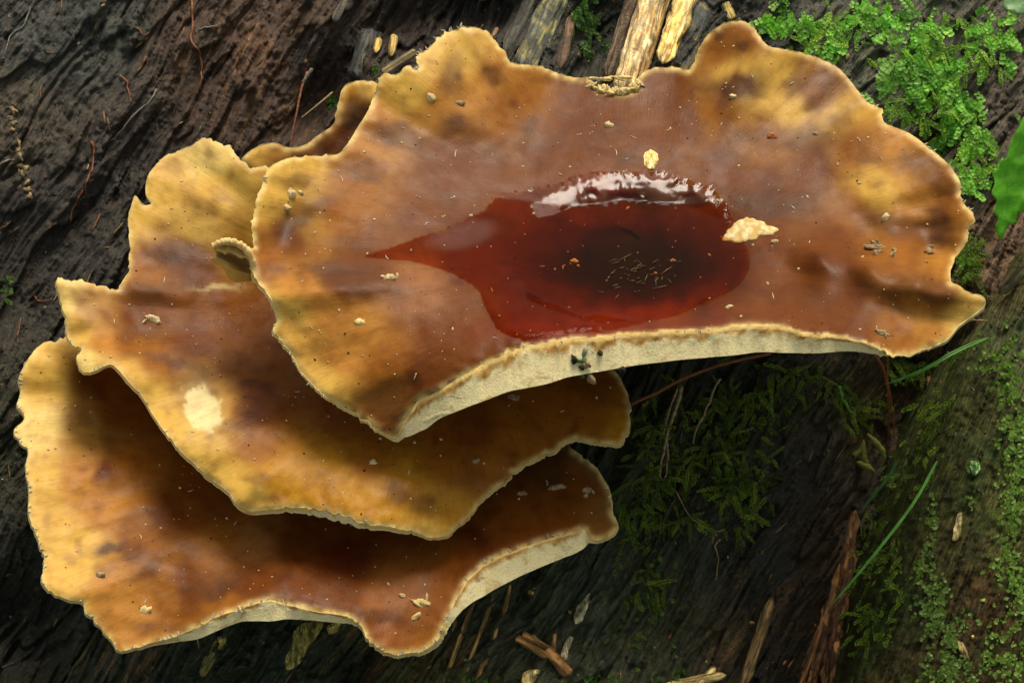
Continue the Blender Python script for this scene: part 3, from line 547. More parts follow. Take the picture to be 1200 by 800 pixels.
# ------------------------------------------------------------------ shapes shared by the small things
def blob(x, y, w, rx_, ry_, rz_, ang=0, seed=0, nu=10, nv=7, rough=.35):
    a = np.arange(nu)*2*math.pi/nu; b = np.linspace(-math.pi/2, math.pi/2, nv)
    A_, B_ = np.meshgrid(a, b); cx = np.cos(B_)*np.cos(A_); cy = np.cos(B_)*np.sin(A_); cz = np.sin(B_)
    rr = 1 + rough*pn(cx*1.7+cz*1.1+seed*3.1, cy*1.7-cz*.7+seed*1.7, seed)*1.3 + rough*.5*pn(cx*4+cz*3+seed, cy*4+seed, seed+3)
    c, s = math.cos(ang), math.sin(ang); X = cx*rr*rx_; Y_ = cy*rr*ry_
    return np.stack([x+X*c-Y_*s, y+X*s+Y_*c, w+cz*rr*rz_], -1).reshape(-1, 3), grid_faces(nv, nu, True)
def emit(name, parts, mat, label=None, cat=None, group=None, kind=None, parent=None, col=None, smooth=True):
    Vs = []; Fs = []; k = 0; Cs = []
    for i, p in enumerate(parts):
        Vs.append(p[0]); Fs.append(np.asarray(p[1])+k); k += len(p[0])
        if len(p) > 2: Cs.append(np.broadcast_to(np.asarray(p[2], float), (len(p[0]), 3)))
    V = np.concatenate(Vs); F = np.concatenate(Fs)
    o = mesh_obj(name, at(V[:, 0], V[:, 1], V[:, 2]), F, mat, parent, smooth, col=np.concatenate(Cs) if Cs else col, vec=V if Cs else None)
    return tag(o, label, cat, group, kind)
def surf(x, y, C=None):
    if C is None: return float(log_w(np.array([x]), np.array([y]))[0])
    if C == 'root': return float(root_w(np.array([x]), np.array([y]))[0])
    return float(C['wf'](np.array([x]), np.array([y]))[0])
def strand(name, pts, r, mat, label, cat='rootlet', lift=2, C=None, seg=6, jit=.18, wig=1.2, taper=True):
    P = curve([(x, y, 0) for x, y in pts], 7); n = len(P); i = np.arange(n)
    P[:, 0] += pn(i*.35, np.full(n, .5), int(pts[0][0]))*wig; P[:, 1] += pn(i*.35, np.full(n, 4.5), int(pts[0][1])+3)*wig
    if isinstance(lift, tuple):
        w0 = surf(P[0, 0], P[0, 1], C); w1 = surf(P[-1, 0], P[-1, 1], C); t = np.linspace(0, 1, n); P[:, 2] = (w0+lift[0])*(1-t)+(w1+lift[1])*t
        P[:, 2] = np.maximum(P[:, 2], (log_w(P[:, 0], P[:, 1], False)+2) if C is None else -1e9)
    else:
        f = log_w if C is None else (root_w if C == 'root' else C['wf'])
        ww = f(P[:, 0], P[:, 1]); kk = np.ones(5)/5; ws = np.convolve(np.pad(ww, 2, mode='edge'), kk, 'valid'); P[:, 2] = np.maximum(ws, ww)+lift
    t = np.linspace(0, 1, n); rr = r*(1-.55*t if taper else 1+0*t)*(np.where((t == 0) | (t == 1), .3, 1))
    V, F = tube(P, rr, seg, jit=jit)
    return emit(name, [(V, F)], mat, label, cat)
def splinter(name, x0, y0, x1, y1, wd, lift, c1, c2, label, cat='wood piece', flat=.45, seed=1, n=60, m=28, point=.6, C=None, mat=None, knob=.12, c3=None):
    t = np.linspace(0, 1, n); a = np.arange(m)*2*math.pi/m
    L = math.hypot(x1-x0, y1-y0); dx, dy = (x1-x0)/L, (y1-y0)/L; nx, ny = -dy, dx
    f = (lambda x, y: log_w(x, y, False)) if C is None else (root_w if C == 'root' else C['wf'])
    cx = x0+dx*L*t; cy = y0+dy*L*t; wv = f(cx, cy); wv = np.convolve(np.pad(wv, 6, mode='edge'), np.ones(13)/13, 'valid')
    wv = np.linspace(wv[0], wv[-1], n)*.6 + wv*.4 + lift
    T_, A_ = np.meshgrid(t, a, indexing='ij')
    prof = (np.minimum(1, T_/(.02+.1*point))*np.minimum(1, (1-T_)/(.02+.25*point)))**.5
    ca = np.sign(np.cos(A_))*np.abs(np.cos(A_))**.7; sa = np.sign(np.sin(A_))*np.abs(np.sin(A_))**.7
    gr = fbm(A_*3.2+seed*7, T_*L/90, seed, 3)*.28 + fbm(A_*9, T_*L/40, seed+1, 2)*.1 + knob*fbm(A_*2+3, T_*L/22, seed+2, 4) + .25*fbm(A_*14, T_*L/60, seed+9, 2)
    endj = 1+0*T_; sh = fbm(A_*2.3, 0*T_+seed, seed+4, 2)*.07*L
    rr = (1+gr*1.3)*prof*wd/2
    X = cx[:, None]+nx*ca*rr+dx*sh*(T_-.5)*2; Y_ = cy[:, None]+ny*ca*rr+dy*sh*(T_-.5)*2; W = wv[:, None]+sa*rr*flat
    V = np.stack([X, Y_, W], -1).reshape(-1, 3)
    fcv = sst(-.12, .18, fbm(A_*2.6, T_*L/60, seed+6, 3))[..., None]; col = np.array(c1)*(1-fcv)+np.array(c2)*fcv
    if c3 is not None:
        f3 = sst(.05, .2, fbm(A_*1.5+9, T_*L/18, seed+7, 3))[..., None]; col = col*(1-f3)+np.array(c3)*f3
    vec = np.stack([A_*wd/3, T_*L, sa*wd*.5], -1).reshape(-1, 3)
    o = mesh_obj(name, at(V[:, 0], V[:, 1], V[:, 2]), grid_faces(n, m, True), mat or M_chip, col=col.reshape(-1, 3), vec=vec)
    return tag(o, label, cat)
def flake(name, outline, C, lift, thick, mat, label, cat, c1=(.5, .4, .2), c2=(.7, .6, .3), bumpy=2., seed=3, step=2.2, rough=.6, tilt=(0, 0)):
    O = catmull([(x, y, 0, 0) for x, y in outline], 2.); n = len(O); i = np.arange(n)
    cx, cy = O[:, 0].mean(), O[:, 1].mean(); r = np.hypot(O[:, 0]-cx, O[:, 1]-cy)+1e-6
    j = (pn(i*.5, np.full(n, .5), seed)*1.6+pn(i*.17, np.full(n, .7), seed+1)*1.5)*rough; O[:, 0] += (O[:, 0]-cx)/r*j; O[:, 1] += (O[:, 1]-cy)/r*j
    V, F, d, idx = fill_poly(O, step)
    f = log_w if C is None else (root_w if C == 'root' else C['wf'])
    if C is None: base = log_w(V[:, 0], V[:, 1], False)
    else: base = f(V[:, 0], V[:, 1])
    w = base + lift + thick*(1-np.exp(-(d/3)**2)) + fbm(V[:, 0]/7, V[:, 1]/7, seed+2, 3)*bumpy + tilt[0]*(V[:, 0]-cx)+tilt[1]*(V[:, 1]-cy)
    fc = sst(-.2, .3, fbm(V[:, 0]/8, V[:, 1]/8, seed+5, 3))[:, None]; col = np.array(c1)*(1-fc)+np.array(c2)*fc
    V2 = np.concatenate([np.c_[V, w], np.c_[V, w-thick-1.5]]); m = len(V)
    tags = [(F[:, [0, 1]], F[:, [1, 2]], F[:, [2, 0]])]
    E = np.concatenate([F[:, [0, 1]], F[:, [1, 2]], F[:, [2, 0]]]); key = {}
    for a, b in E: key[(a, b)] = 1
    B = np.array([(a, b) for (a, b) in key if (b, a) not in key])
    sides = np.concatenate([np.c_[B[:, 1], B[:, 0], B[:, 0]+m], np.c_[B[:, 1], B[:, 0]+m, B[:, 1]+m]])
    FF = np.concatenate([F, F[:, ::-1]+m, sides])
    o = mesh_obj(name, at(V2[:, 0], V2[:, 1], V2[:, 2]), FF, mat, col=np.concatenate([col, col]), vec=V2)
    return tag(o, label, cat)
# ------------------------------------------------------------------ moss
LT = np.array([(0, 0, 0), (.32, .5, .10), (.72, .42, .08), (1, 0, -.10), (.72, -.42, .08), (.32, -.5, .10), (.5, 0, -.02)])
LF = np.array([(0, 6, 1), (1, 6, 2), (2, 6, 3), (3, 6, 4), (4, 6, 5), (5, 6, 0)])
def leaves_mesh(pos, dr, nr, size, wid, cols):
    dr = dr/np.linalg.norm(dr, axis=1)[:, None]; sd_ = np.cross(dr, nr); sd_ /= np.linalg.norm(sd_, axis=1)[:, None]+1e-9; nr = np.cross(sd_, dr)
    V = pos[:, None] + size[:, None, None]*(LT[None, :, 0:1]*dr[:, None] + wid*LT[None, :, 1:2]*sd_[:, None] + LT[None, :, 2:3]*nr[:, None])
    F = LF[None]+7*np.arange(len(pos))[:, None, None]
    return V.reshape(-1, 3), F.reshape(-1, 3), np.repeat(cols, 7, 0)
def moss(label, clumps, lsize, slen, wid, c1, c2, wfun=log_w, down=.9, up=.5, seed=1, droop=.4, spacing=.5, cat='moss', name='moss', ctip=None, dens=1., heap=3.):
    g = np.random.default_rng(seed); P = []; Dr = []; Nr = []; Sz = []; Cc = []; stems = []
    for x, y, n, sx, sy, ang in clumps:
        for k in range(int(n*dens)):
            a, b = g.normal(0, .5, 2); ca, sa = math.cos(R(ang)), math.sin(R(ang))
            px = x + a*sx*ca - b*sy*sa; py = y + a*sx*sa + b*sy*ca
            w = float(wfun(np.array([px]), np.array([py]))[0]) + g.uniform(-1, 5) + heap*math.exp(-(a*a+b*b)*2.5)
            th = g.normal(math.pi/2, .9)     # picture direction, down by default
            dvec = np.array([math.cos(th)*(1-.3*down), math.sin(th)*down - (1-down)*.3, up*g.uniform(.3, 1.3)]); dvec /= np.linalg.norm(dvec)
            ln = slen*g.uniform(.5, 1.35); sz = lsize*g.uniform(.75, 1.25); m = max(3, int(ln/(sz*spacing)))
            bend = g.normal(0, .35); p = np.array([px, py, w]); tone = g.uniform(0, 1)
            fn = np.cross(dvec, [1, .2, 0]); fn = np.cross(dvec, np.cross([0, 0, 1.], dvec)) ; fn = -fn/np.linalg.norm(fn)
            nrm = np.array([g.normal(0, .3), g.normal(0, .3)-.2, 1.]);
            line = [p.copy()]
            for j in range(m):
                t = j/m; dd = dvec + np.array([bend*t, .25*t, -droop*t*1.6]); dd /= np.linalg.norm(dd)
                p = p + dd*sz*spacing; line.append(p.copy())
                sdv = np.cross(dd, nrm); sdv /= np.linalg.norm(sdv)
                for sg in (-1, 1):
                    P.append(p + g.normal(0, .2, 3)); v = sg*sdv*(.95) + dd*.45 + nrm*g.uniform(-.1, .35); Dr.append(v)
                    Nr.append(nrm + g.normal(0, .25, 3)); Sz.append(sz*(1-.45*t**3)*g.uniform(.8, 1.15)*(.6+.4*min(1, j/2)))
                    q_ = np.clip(tone*.7+.3*t+g.normal(0, .12), 0, 1); cc = np.array(c1)*(1-q_)+np.array(c2)*q_
                    if ctip is not None and t > .7: cc = cc*.4+np.array(ctip)*.6
                    Cc.append(cc)
            P.append(p.copy()); Dr.append(dd); Nr.append(nrm); Sz.append(sz*.7); Cc.append(Cc[-1])
            stems.append(np.array(line))
    V, F, Cv = leaves_mesh(np.array(P), np.array(Dr), np.array(Nr), np.array(Sz), wid, np.array(Cc))
    sv_ = []; sf_ = []; k = len(V)
    for ln_ in stems:
        a, b = tube(ln_, .45, 3); tri = np.concatenate([b[:, [0, 1, 2]], b[:, [0, 2, 3]]]); sv_.append(a); sf_.append(tri+k); k += len(a)
    V = np.concatenate([V]+sv_); F = np.concatenate([F]+sf_); Cv = np.concatenate([Cv, np.tile(np.array(c1)*.7, (len(V)-len(Cv), 1))])
    Cv = Cv*(1+.45*np.array([[1., .2, 0]])*np.clip(fbm(V[:, 0]/16, V[:, 1]/16, seed+60, 2), 0, 1)[:, None])*(1+.7*fbm(V[:, 0]/24, V[:, 1]/24, seed+61, 2))[:, None]
    o = mesh_obj(name, at(V[:, 0], V[:, 1], V[:, 2]), F, M_moss, smooth=False, col=Cv, vec=V)
    return tag(o, label, cat, kind='stuff')
G1, G2 = (.16, .50, .04), (.42, .86, .13)
moss('bright green moss covering the dark wood at the top right behind the largest cap',
     [(935, 18, 34, 34, 22, 0), (905, 25, 10, 20, 14, 0), (975, 40, 26, 24, 34, 20), (1010, 15, 16, 20, 22, 0), (1040, 20, 26, 30, 24, 0), (1075, 25, 26, 26, 30, 0), (1062, 70, 18, 20, 30, 0), (1085, 95, 20, 20, 34, 0), (1110, 90, 24, 22, 40, -15), (1122, 60, 18, 20, 30, 0), (1130, 120, 22, 20, 30, -20), (1143, 160, 22, 24, 30, 0), (1120, 150, 12, 20, 16, 0), (1135, 200, 14, 16, 24, 0), (1155, 30, 18, 20, 34, 0), (1180, 40, 14, 16, 36, 0), (1170, 185, 10, 14, 20, 0), (1122, 255, 6, 14, 14, 0)],
     6.2, 19, 1.05, G1, G2, seed=5, spacing=.72, ctip=(.5, .9, .2), dens=1.3, heap=10)
moss('fine yellow green feathery moss threaded between the broad moss leaves at top right',
     [(960, 45, 22, 30, 30, 0), (990, 25, 16, 30, 30, 0), (1100, 45, 24, 50, 40, 0), (1100, 120, 26, 30, 50, -15), (1140, 175, 20, 24, 40, 0), (1150, 60, 24, 40, 60, 0), (1060, 130, 8, 12, 20, 0), (1012, 125, 7, 8, 14, 0), (1130, 300, 8, 12, 20, 0), (1045, 120, 5, 8, 14, 0)],
     3.4, 19, .75, (.16, .40, .03), (.46, .74, .08), seed=6, spacing=.6, dens=1.6, heap=16)
moss('small round leaved moss shoots climbing on the dark slab beside the cap margin', [(1000, 97, 3, 6, 6, 0), (1048, 75, 5, 8, 14, 0), (1075, 72, 5, 8, 20, 0), (1010, 110, 3, 8, 8, 0), (1100, 175, 4, 10, 8, 0), (1108, 182, 3, 14, 8, 0)], 7.8, 34, 1.15, (.22, .52, .08), (.44, .76, .2), seed=9, spacing=.7)
moss('dim green moss on the wood above the notch in the largest cap', [(690, 8, 20, 24, 14, 0), (688, 40, 22, 20, 36, 0), (675, 20, 10, 16, 20, 0), (440, 95, 5, 10, 16, 0), (395, 120, 8, 12, 16, 0)], 4.2, 16, .8, (.04, .12, .01), (.12, .30, .03), seed=11)
moss('dark shaded moss on the wood below the right half of the largest cap',
     [(850, 520, 40, 60, 60, 0), (870, 570, 30, 40, 50, 0), (800, 540, 22, 60, 50, 0), (860, 470, 24, 80, 30, 0), (760, 500, 12, 20, 50, 0), (740, 600, 14, 30, 50, 0), (770, 570, 10, 30, 30, 0), (790, 610, 8, 50, 10, 0), (760, 690, 8, 30, 40, 0), (930, 440, 10, 60, 14, 0), (1000, 470, 14, 30, 30, 0)],
     3.0, 24, .5, (.05, .10, .006), (.28, .40, .03), seed=13, dens=3.2, heap=12, spacing=.6)
moss('moss tucked along the edge of the tree root below the right tip of the cap',
     [(1068, 430, 14, 24, 12, 0), (1100, 480, 14, 26, 30, 0), (1085, 520, 14, 20, 30, 0), (1140, 290, 12, 16, 30, 0), (1135, 320, 8, 16, 24, 0), (1125, 410, 6, 16, 10, 0), (1040, 640, 22, 24, 60, -20), (1020, 720, 22, 24, 60, 0), (1060, 560, 12, 20, 40, 0)],
     3.2, 22, .55, (.06, .13, .008), (.30, .46, .04), seed=15, dens=2.8, heap=8, spacing=.6, wfun=lambda x, y: np.maximum(log_w(x, y), root_w(x, y)))
moss('faint low moss sitting on the dark wood at the lower middle', [(770, 680, 12, 50, 60, 0), (745, 720, 8, 40, 60, 0), (700, 790, 6, 80, 10, 0), (5, 330, 8, 10, 20, 0), (790, 790, 8, 16, 12, 0), (560, 790, 5, 40, 8, 0)], 3.0, 9, .7, (.05, .13, .012), (.20, .36, .05), seed=17, dens=2.5)
# lichen grains on the root
def lichen(label, spots, size, c1, c2, seed, wfun):
    g = np.random.default_rng(seed); P = []; Dr = []; Nr = []; Sz = []; Cc = []
    for x, y, n, sx, sy, ang in spots:
        ca, sa = math.cos(R(ang)), math.sin(R(ang)); a = g.normal(0, .5, n)*sx; b = g.normal(0, .5, n)*sy
        px = x+a*ca-b*sa; py = y+a*sa+b*ca
        keep = fbm(px/14, py/14, seed, 3) > -.12; px = px[keep]; py = py[keep]
        w = wfun(px, py)
        for i in range(len(px)):
            for k in range(3):
                th = g.uniform(0, 6.28); P.append((px[i]+g.normal(0, 1), py[i]+g.normal(0, 1), w[i]+g.uniform(.2, 2.2))); Dr.append((math.cos(th), math.sin(th), g.uniform(0, .7)))
                Nr.append((g.normal(0, .3), g.normal(0, .3), 1)); Sz.append(size*g.uniform(.5, 1.3)); q_ = g.uniform(); Cc.append(np.array(c1)*(1-q_)+np.array(c2)*q_)
    V, F, Cv = leaves_mesh(np.array(P, float), np.array(Dr, float), np.array(Nr, float), np.array(Sz), 1.3, np.array(Cc))
    return tag(mesh_obj('lichen', at(V[:, 0], V[:, 1], V[:, 2]), F, M_moss, smooth=False, col=Cv, vec=V), label, 'lichen', kind='stuff')
lichen('pale green crusty lichen in a band on the inner side of the tree root', [(1088, 640, 70, 9, 60, 5), (1092, 700, 130, 22, 40, -10), (1108, 750, 260, 26, 60, -12), (1115, 790, 200, 30, 30, 0), (1140, 545, 10, 8, 8, 0), (1135, 590, 10, 8, 20, 0)], 3.6, (.14, .24, .05), (.30, .44, .12), 21, root_w)
lichen('bright mint green lichen scattered along the outer right side of the tree root', [(1180, 440, 150, 16, 50, -5), (1190, 500, 170, 22, 50, 0), (1192, 560, 150, 20, 40, 0), (1185, 620, 120, 26, 60, 0), (1195, 700, 130, 16, 60, 0), (1180, 660, 60, 24, 30, 0), (1165, 760, 60, 20, 40, 0), (1185, 780, 60, 30, 20, 0), (1150, 420, 30, 14, 30, 0)], 3.8, (.18, .33, .05), (.38, .56, .14), 22, root_w)
# ------------------------------------------------------------------ leaves and blades
def leaf(name, outline, wa, label, c, tilt=(0, 0), seed=1, mid=None):
    O = catmull([(x, y, 0, 0) for x, y in outline], 2.5); V, F, d, idx = fill_poly(O, 4)
    cx, cy = V[:, 0].mean(), V[:, 1].mean()
    w = wa + tilt[0]*(V[:, 0]-cx)+tilt[1]*(V[:, 1]-cy) + fbm(V[:, 0]/28, V[:, 1]/28, seed, 2)*7 + 1.5*np.cos((V[:, 0]+V[:, 1]*.6)/5.5)*sst(0, 12, d)
    col = np.array(c)*(1+.25*fbm(V[:, 0]/12, V[:, 1]/12, seed+2, 3))[:, None]
    o = mesh_obj(name, at(V[:, 0], V[:, 1], w), F, M_leaf, col=col, vec=np.c_[V, w]); m = o.modifiers.new('solid', 'SOLIDIFY'); m.thickness = .8*S
    return tag(o, label, 'leaf')
leaf('green_leaf', [(1204,132),(1196,146),(1188,160),(1184,168),(1180,184),(1172,190),(1170,198),(1163,202),(1166,214),(1162,226),(1168,236),(1165,248),(1170,256),(1167,266),(1172,281),(1180,268),(1184,262),(1190,262),(1194,248),(1202,250),(1214,262),(1222,250),(1238,252),(1246,236),(1262,226),(1268,200),(1262,176),(1250,160),(1240,142),(1222,132)], 20, 'broad bright green toothed leaf at the right edge beside the moss', (.20, .64, .03), (-.05, -.1), 2)
leaf('pale_leaf', [(1176,6),(1186,14),(1204,19),(1230,24),(1262,10),(1250,-20),(1220,-34),(1196,-30),(1184,-12)], -30, 'pale green leaf poking in at the very top right corner', (.34, .60, .30), (.1, .2), 4)
def blade(pts, wd, mat, label, ws):
    P = curve([(x, y, w) for (x, y), w in zip(pts, ws)], 10); n = len(P); t = np.linspace(0, 1, n)
    T_ = np.gradient(P[:, :2], axis=0); T_ /= np.linalg.norm(T_, axis=1)[:, None]; N = np.stack([-T_[:, 1], T_[:, 0]], -1)
    pr = wd*np.minimum(1, (1-t)*3.2)**.7*np.minimum(1, .4+t*4)
    rows = [np.c_[P[:, 0]+N[:, 0]*pr*k, P[:, 1]+N[:, 1]*pr*k, P[:, 2]+z] for k, z in ((-1, .9), (-.5, .3), (0, -.6), (.5, .3), (1, .9), (0, -1.3))]
    V = np.stack(rows, 1).reshape(-1, 3)
    return emit('grass_blade', [(V, grid_faces(n, 6, True))], mat, label, 'grass blade')
blade([(1158, 395), (1120, 412), (1080, 434), (1036, 451)], 2.1, M_blade, 'bright green grass blade crossing just below the right tip of the largest cap', [30, 50, 55, 45])
blade([(1098, 540), (1070, 590), (1020, 655), (968, 716)], 1.8, M_blade, 'long thin grass blade slanting over the dark gap beside the root', [-10, 0, 10, 0])
blade([(1052, 540), (1040, 560), (1022, 582), (1006, 602)], 1.7, M_darkblade, 'short dark grass blade in shadow above the long slanting one', [-40, -38, -40, -45])
# ------------------------------------------------------------------ broken wood behind the caps
PALE = (.62, .52, .28); YEL = (.70, .56, .18); DK = (.05, .045, .035); GRY = (.10, .115, .095); OR = (.30, .14, .045)
splinter('wood_splinter', 772, -30, 732, 112, 28, 24, (.66, .54, .30), (.46, .31, .12), 'thick pale yellow rotten wood strip running down to the notch in the largest cap', seed=2, c3=(.82, .72, .44), point=.25, knob=.22)
splinter('wood_splinter', 752, -30, 712, 92, 17, 14, (.16, .12, .08), (.085, .07, .05), 'narrow grey brown wood strip left of the thick pale yellow one', seed=3, point=.3, knob=.3)
splinter('wood_splinter', 806, -8, 776, 74, 22, 14, YEL, (.78, .66, .32), 'knobbly bright yellow wood chunk beside the dark slate coloured piece', seed=4, point=.4, knob=.35, c3=(.5, .33, .10))
splinter('wood_splinter', 790, -30, 748, 108, 8, 16, (.5, .36, .12), (.25, .15, .06), 'thin ochre sliver between the pale strip and the yellow chunk', seed=14, point=.5)
splinter('wood_splinter', 822, 2, 786, 92, 40, 0, (.050, .065, .065), (.075, .09, .085), 'dark blue grey slab of wood left of the tall rear lobe', seed=5, flat=.35, point=.5, knob=.35, c3=(.16, .13, .06))
splinter('wood_splinter', 655, -10, 612, 84, 27, 14, (.10, .12, .11), (.06, .07, .06), 'flat grey wood slab standing behind the top left lobe', seed=6, flat=.3, point=.4, c3=(.20, .21, .10))
splinter('wood_splinter', 628, -12, 592, 62, 15, 6, (.045, .05, .045), (.075, .08, .07), 'dark grey sliver leaning against the flat grey slab', seed=7, point=.6)
splinter('wood_splinter', 670, 18, 656, 80, 12, 6, (.13, .09, .06), (.07, .05, .035), 'brown split strip right of the flat grey slab', seed=8, point=.6)
splinter('wood_splinter', 448, 86, 488, 60, 9, 22, (.20, .17, .09), (.10, .09, .05), 'short grey brown stick lying behind the left shoulder of the largest cap', seed=9, point=.2, n=30, m=14)
splinter('wood_splinter', 436, 34, 420, 92, 24, 4, (.045, .055, .055), (.06, .065, .06), 'dark grey wood block left of the short stick', seed=10, point=.3, flat=.4)
splinter('wood_splinter', 444, 44, 440, 62, 8, 16, (.46, .34, .11), (.3, .2, .06), 'small yellow wood crumb standing on the dark block', seed=11, n=22, m=14, point=.9, knob=.8)
splinter('wood_splinter', 462, 40, 458, 66, 9, 18, (.36, .27, .09), (.46, .36, .13), 'yellow ribbed wood crumb beside the smaller crumb', seed=12, n=24, m=16, point=.8, knob=.8)
splinter('wood_splinter', 408, -8, 392, 26, 8, 12, (.12, .12, .10), (.07, .07, .06), 'grey twig end at the top above the dark hollow', seed=13, point=.3, n=24, m=12)
splinter('wood_splinter', 583, 32, 574, 48, 6, 10, (.28, .22, .12), (.16, .12, .07), 'tiny tan stick tip behind the top left lobe', seed=24, n=14, m=10, point=.3)
splinter('wood_splinter', 850, 2, 858, 24, 13, 4, (.32, .28, .10), (.5, .45, .2), 'pale green yellow chip behind the tall rear lobe', seed=25, n=20, m=12, point=.4)
bun = empty('splinter_bundle', at(975, 700, surf(975, 700)), 'orange brown bundle of rotten wood fibres standing in the dark gap by the root', 'wood piece')
for k, (x0, y0, x1, y1, wd, lf) in enumerate([(1002, 600, 978, 720, 14, 10), (996, 640, 968, 790, 17, 12), (1008, 650, 984, 780, 12, 4), (984, 660, 950, 800, 15, 6), (990, 690, 964, 830, 18, 8), (972, 700, 938, 830, 16, 2), (1000, 615, 990, 690, 9, 14), (980, 742, 976, 830, 12, 12), (962, 730, 930, 820, 10, 4), (1001, 700, 985, 830, 10, -2)]):
    o = splinter('sliver', x0, y0, x1, y1, wd, lf, [(.12, .06, .022), (.065, .035, .015), (.17, .09, .032)][k % 3], (.045, .026, .012), None, None, seed=150+k, flat=.4, point=1, knob=.5, n=70, m=26, c3=(.20, .11, .045)); o.parent = bun; o.matrix_parent_inverse = Vector_inv(bun)
splinter('wood_splinter', 905, 700, 868, 812, 12, 14, (.18, .13, .05), (.08, .06, .03), 'thin ochre wood sliver left of the orange brown strip', seed=16, point=.8)
splinter('wood_splinter', 1215, 262, 1148, 372, 30, -6, (.16, .095, .045), (.08, .05, .025), 'brown bark strip lying across the top of the root under the green leaf', seed=17, flat=.5, point=.3, C='root')
splinter('wood_splinter', 1165, 368, 1092, 500, 22, 20, (.15, .085, .04), (.07, .04, .02), 'reddish brown bark strip running below the right tip of the cap', seed=18, flat=.5, point=.6)
splinter('wood_splinter', 1206, 310, 1172, 342, 12, 26, (.22, .22, .13), (.13, .12, .07), 'grey green twig stub on the upper part of the root', seed=19, point=.3, C='root', n=30, m=14)
splinter('wood_splinter', 1088, 440, 1106, 500, 12, 20, (.17, .09, .04), (.09, .05, .025), 'short brown splinter crossing under the grass blade', seed=20, point=.6, n=30, m=16)
splinter('wood_splinter', 262, 745, 236, 792, 12, 2, (.32, .30, .08), (.16, .14, .05), 'yellow green decayed streak under the lowest cap at its left', seed=21, flat=.3, point=.5, knob=.6)
splinter('wood_splinter', 850, 790, 770, 806, 10, 10, (.62, .52, .24), (.4, .3, .1), 'pale frayed fibre bundle at the bottom edge right of the middle', seed=22, flat=.5, point=.7)
splinter('wood_splinter', 838, 782, 806, 812, 8, 14, (.70, .60, .30), (.4, .3, .12), 'pale broken splinter tip standing up at the bottom edge', seed=23, flat=.5, point=.9)
for k, (x0, y0, x1, y1, wd, lb) in enumerate([(560, 690, 520, 800, 6, 'ochre wood fibre strip below the lowest cap, nearest its rounded front lobe'), (578, 700, 541, 800, 5, 'ochre wood fibre strip in the middle of the streaks below the lowest cap'), (598, 684, 590, 724, 5, 'short ochre fibre strip close under the lifted right margin of the lowest cap'), (583, 735, 556, 806, 6, 'ochre wood fibre strip furthest right of the streaks below the lowest cap'), (545, 695, 530, 740, 5, 'small ochre fibre strip touching the shadow of the lowest cap')]):
    splinter('wood_fibre', x0, y0, x1, y1, wd, 3, (.42, .28, .10), (.2, .13, .05), lb, 'wood fibre', seed=30+k, flat=.5, point=.9, n=50, m=14)
# flat bits on the log
M_flk = M_chip
flake('lichen_flake', [(345,738),(362,728),(378,730),(372,744),(360,760),(352,776),(338,784),(334,772),(342,756)], None, 7, 3, M_flk, 'yellow green flaky chip stuck on the wood under the lowest cap', 'lichen flake', (.28, .26, .06), (.52, .46, .16), seed=41)
flake('lichen_flake', [(384,732),(400,729),(394,740),(385,742)], None, 7, 2, M_flk, 'tiny yellow green flake beside the larger chip under the lowest cap', 'lichen flake', (.4, .36, .1), (.52, .46, .16), seed=42)
flake('lichen_flake', [(691,694),(688,712),(682,728),(674,731),(673,718),(681,706)], None, 6, 2, M_flk, 'upper pale grey green lichen sliver right of the curled brown chip', 'lichen flake', (.42, .42, .26), (.6, .6, .42), seed=43)
flake('lichen_flake', [(672,746),(667,760),(664,774),(657,772),(660,756),(668,745)], None, 6, 2, M_flk, 'lower pale grey green lichen sliver right of the curled brown chip', 'lichen flake', (.42, .40, .26), (.56, .54, .36), seed=44)
chip = empty('curled_chip', at(640, 765, surf(640, 765)), 'curled brown dead wood chip with ridges lying on the dark wood', 'wood chip')
for k, (x0, y0, x1, y1, wd) in enumerate([(604, 746, 642, 770, 9), (612, 742, 650, 766, 8), (622, 744, 654, 772, 7), (640, 760, 668, 790, 12), (650, 742, 648, 768, 5)]):
    o = splinter('ridge', x0, y0, x1, y1, wd, 9, (.34, .20, .07), (.20, .11, .04), None, None, seed=50+k, n=26, m=14, point=.2, knob=.4); o.parent = chip; o.matrix_parent_inverse = Vector_inv(chip)
flake('wood_chip', [(612,790),(620,784),(632,786),(628,796),(622,806),(612,804)], None, 6, 3, M_flk, 'cream coloured crumb at the bottom edge under the curled brown chip', 'crumb', (.6, .48, .2), (.75, .66, .34), seed=45)
flake('wood_chip', [(619,690),(627,688),(625,696),(619,698)], None, 5, 2, M_flk, 'small orange crumb between the lowest cap and the lichen slivers', 'crumb', (.45, .26, .08), (.6, .42, .14), seed=46)
flake('lichen_flake', [(1122,602),(1127,600),(1127,614),(1123,632),(1116,634),(1118,620)], 'root', 4, 2, M_flk, 'small pale tan flake stuck on the middle of the root', 'lichen flake', (.3, .27, .12), (.46, .42, .2), seed=47)
flake('lichen_flake', [(1138,540),(1146,540),(1148,550),(1142,558),(1137,550)], 'root', 4, 2, M_flk, 'small mint green flake high on the root', 'lichen flake', (.18, .4, .14), (.3, .55, .25), seed=48)
flake('lichen_flake', [(1122,750),(1128,752),(1136,772),(1132,774),(1124,762)], 'root', 4, 2, M_flk, 'narrow ochre flake low on the root between lichen bands', 'lichen flake', (.2, .17, .07), (.32, .28, .12), seed=49)
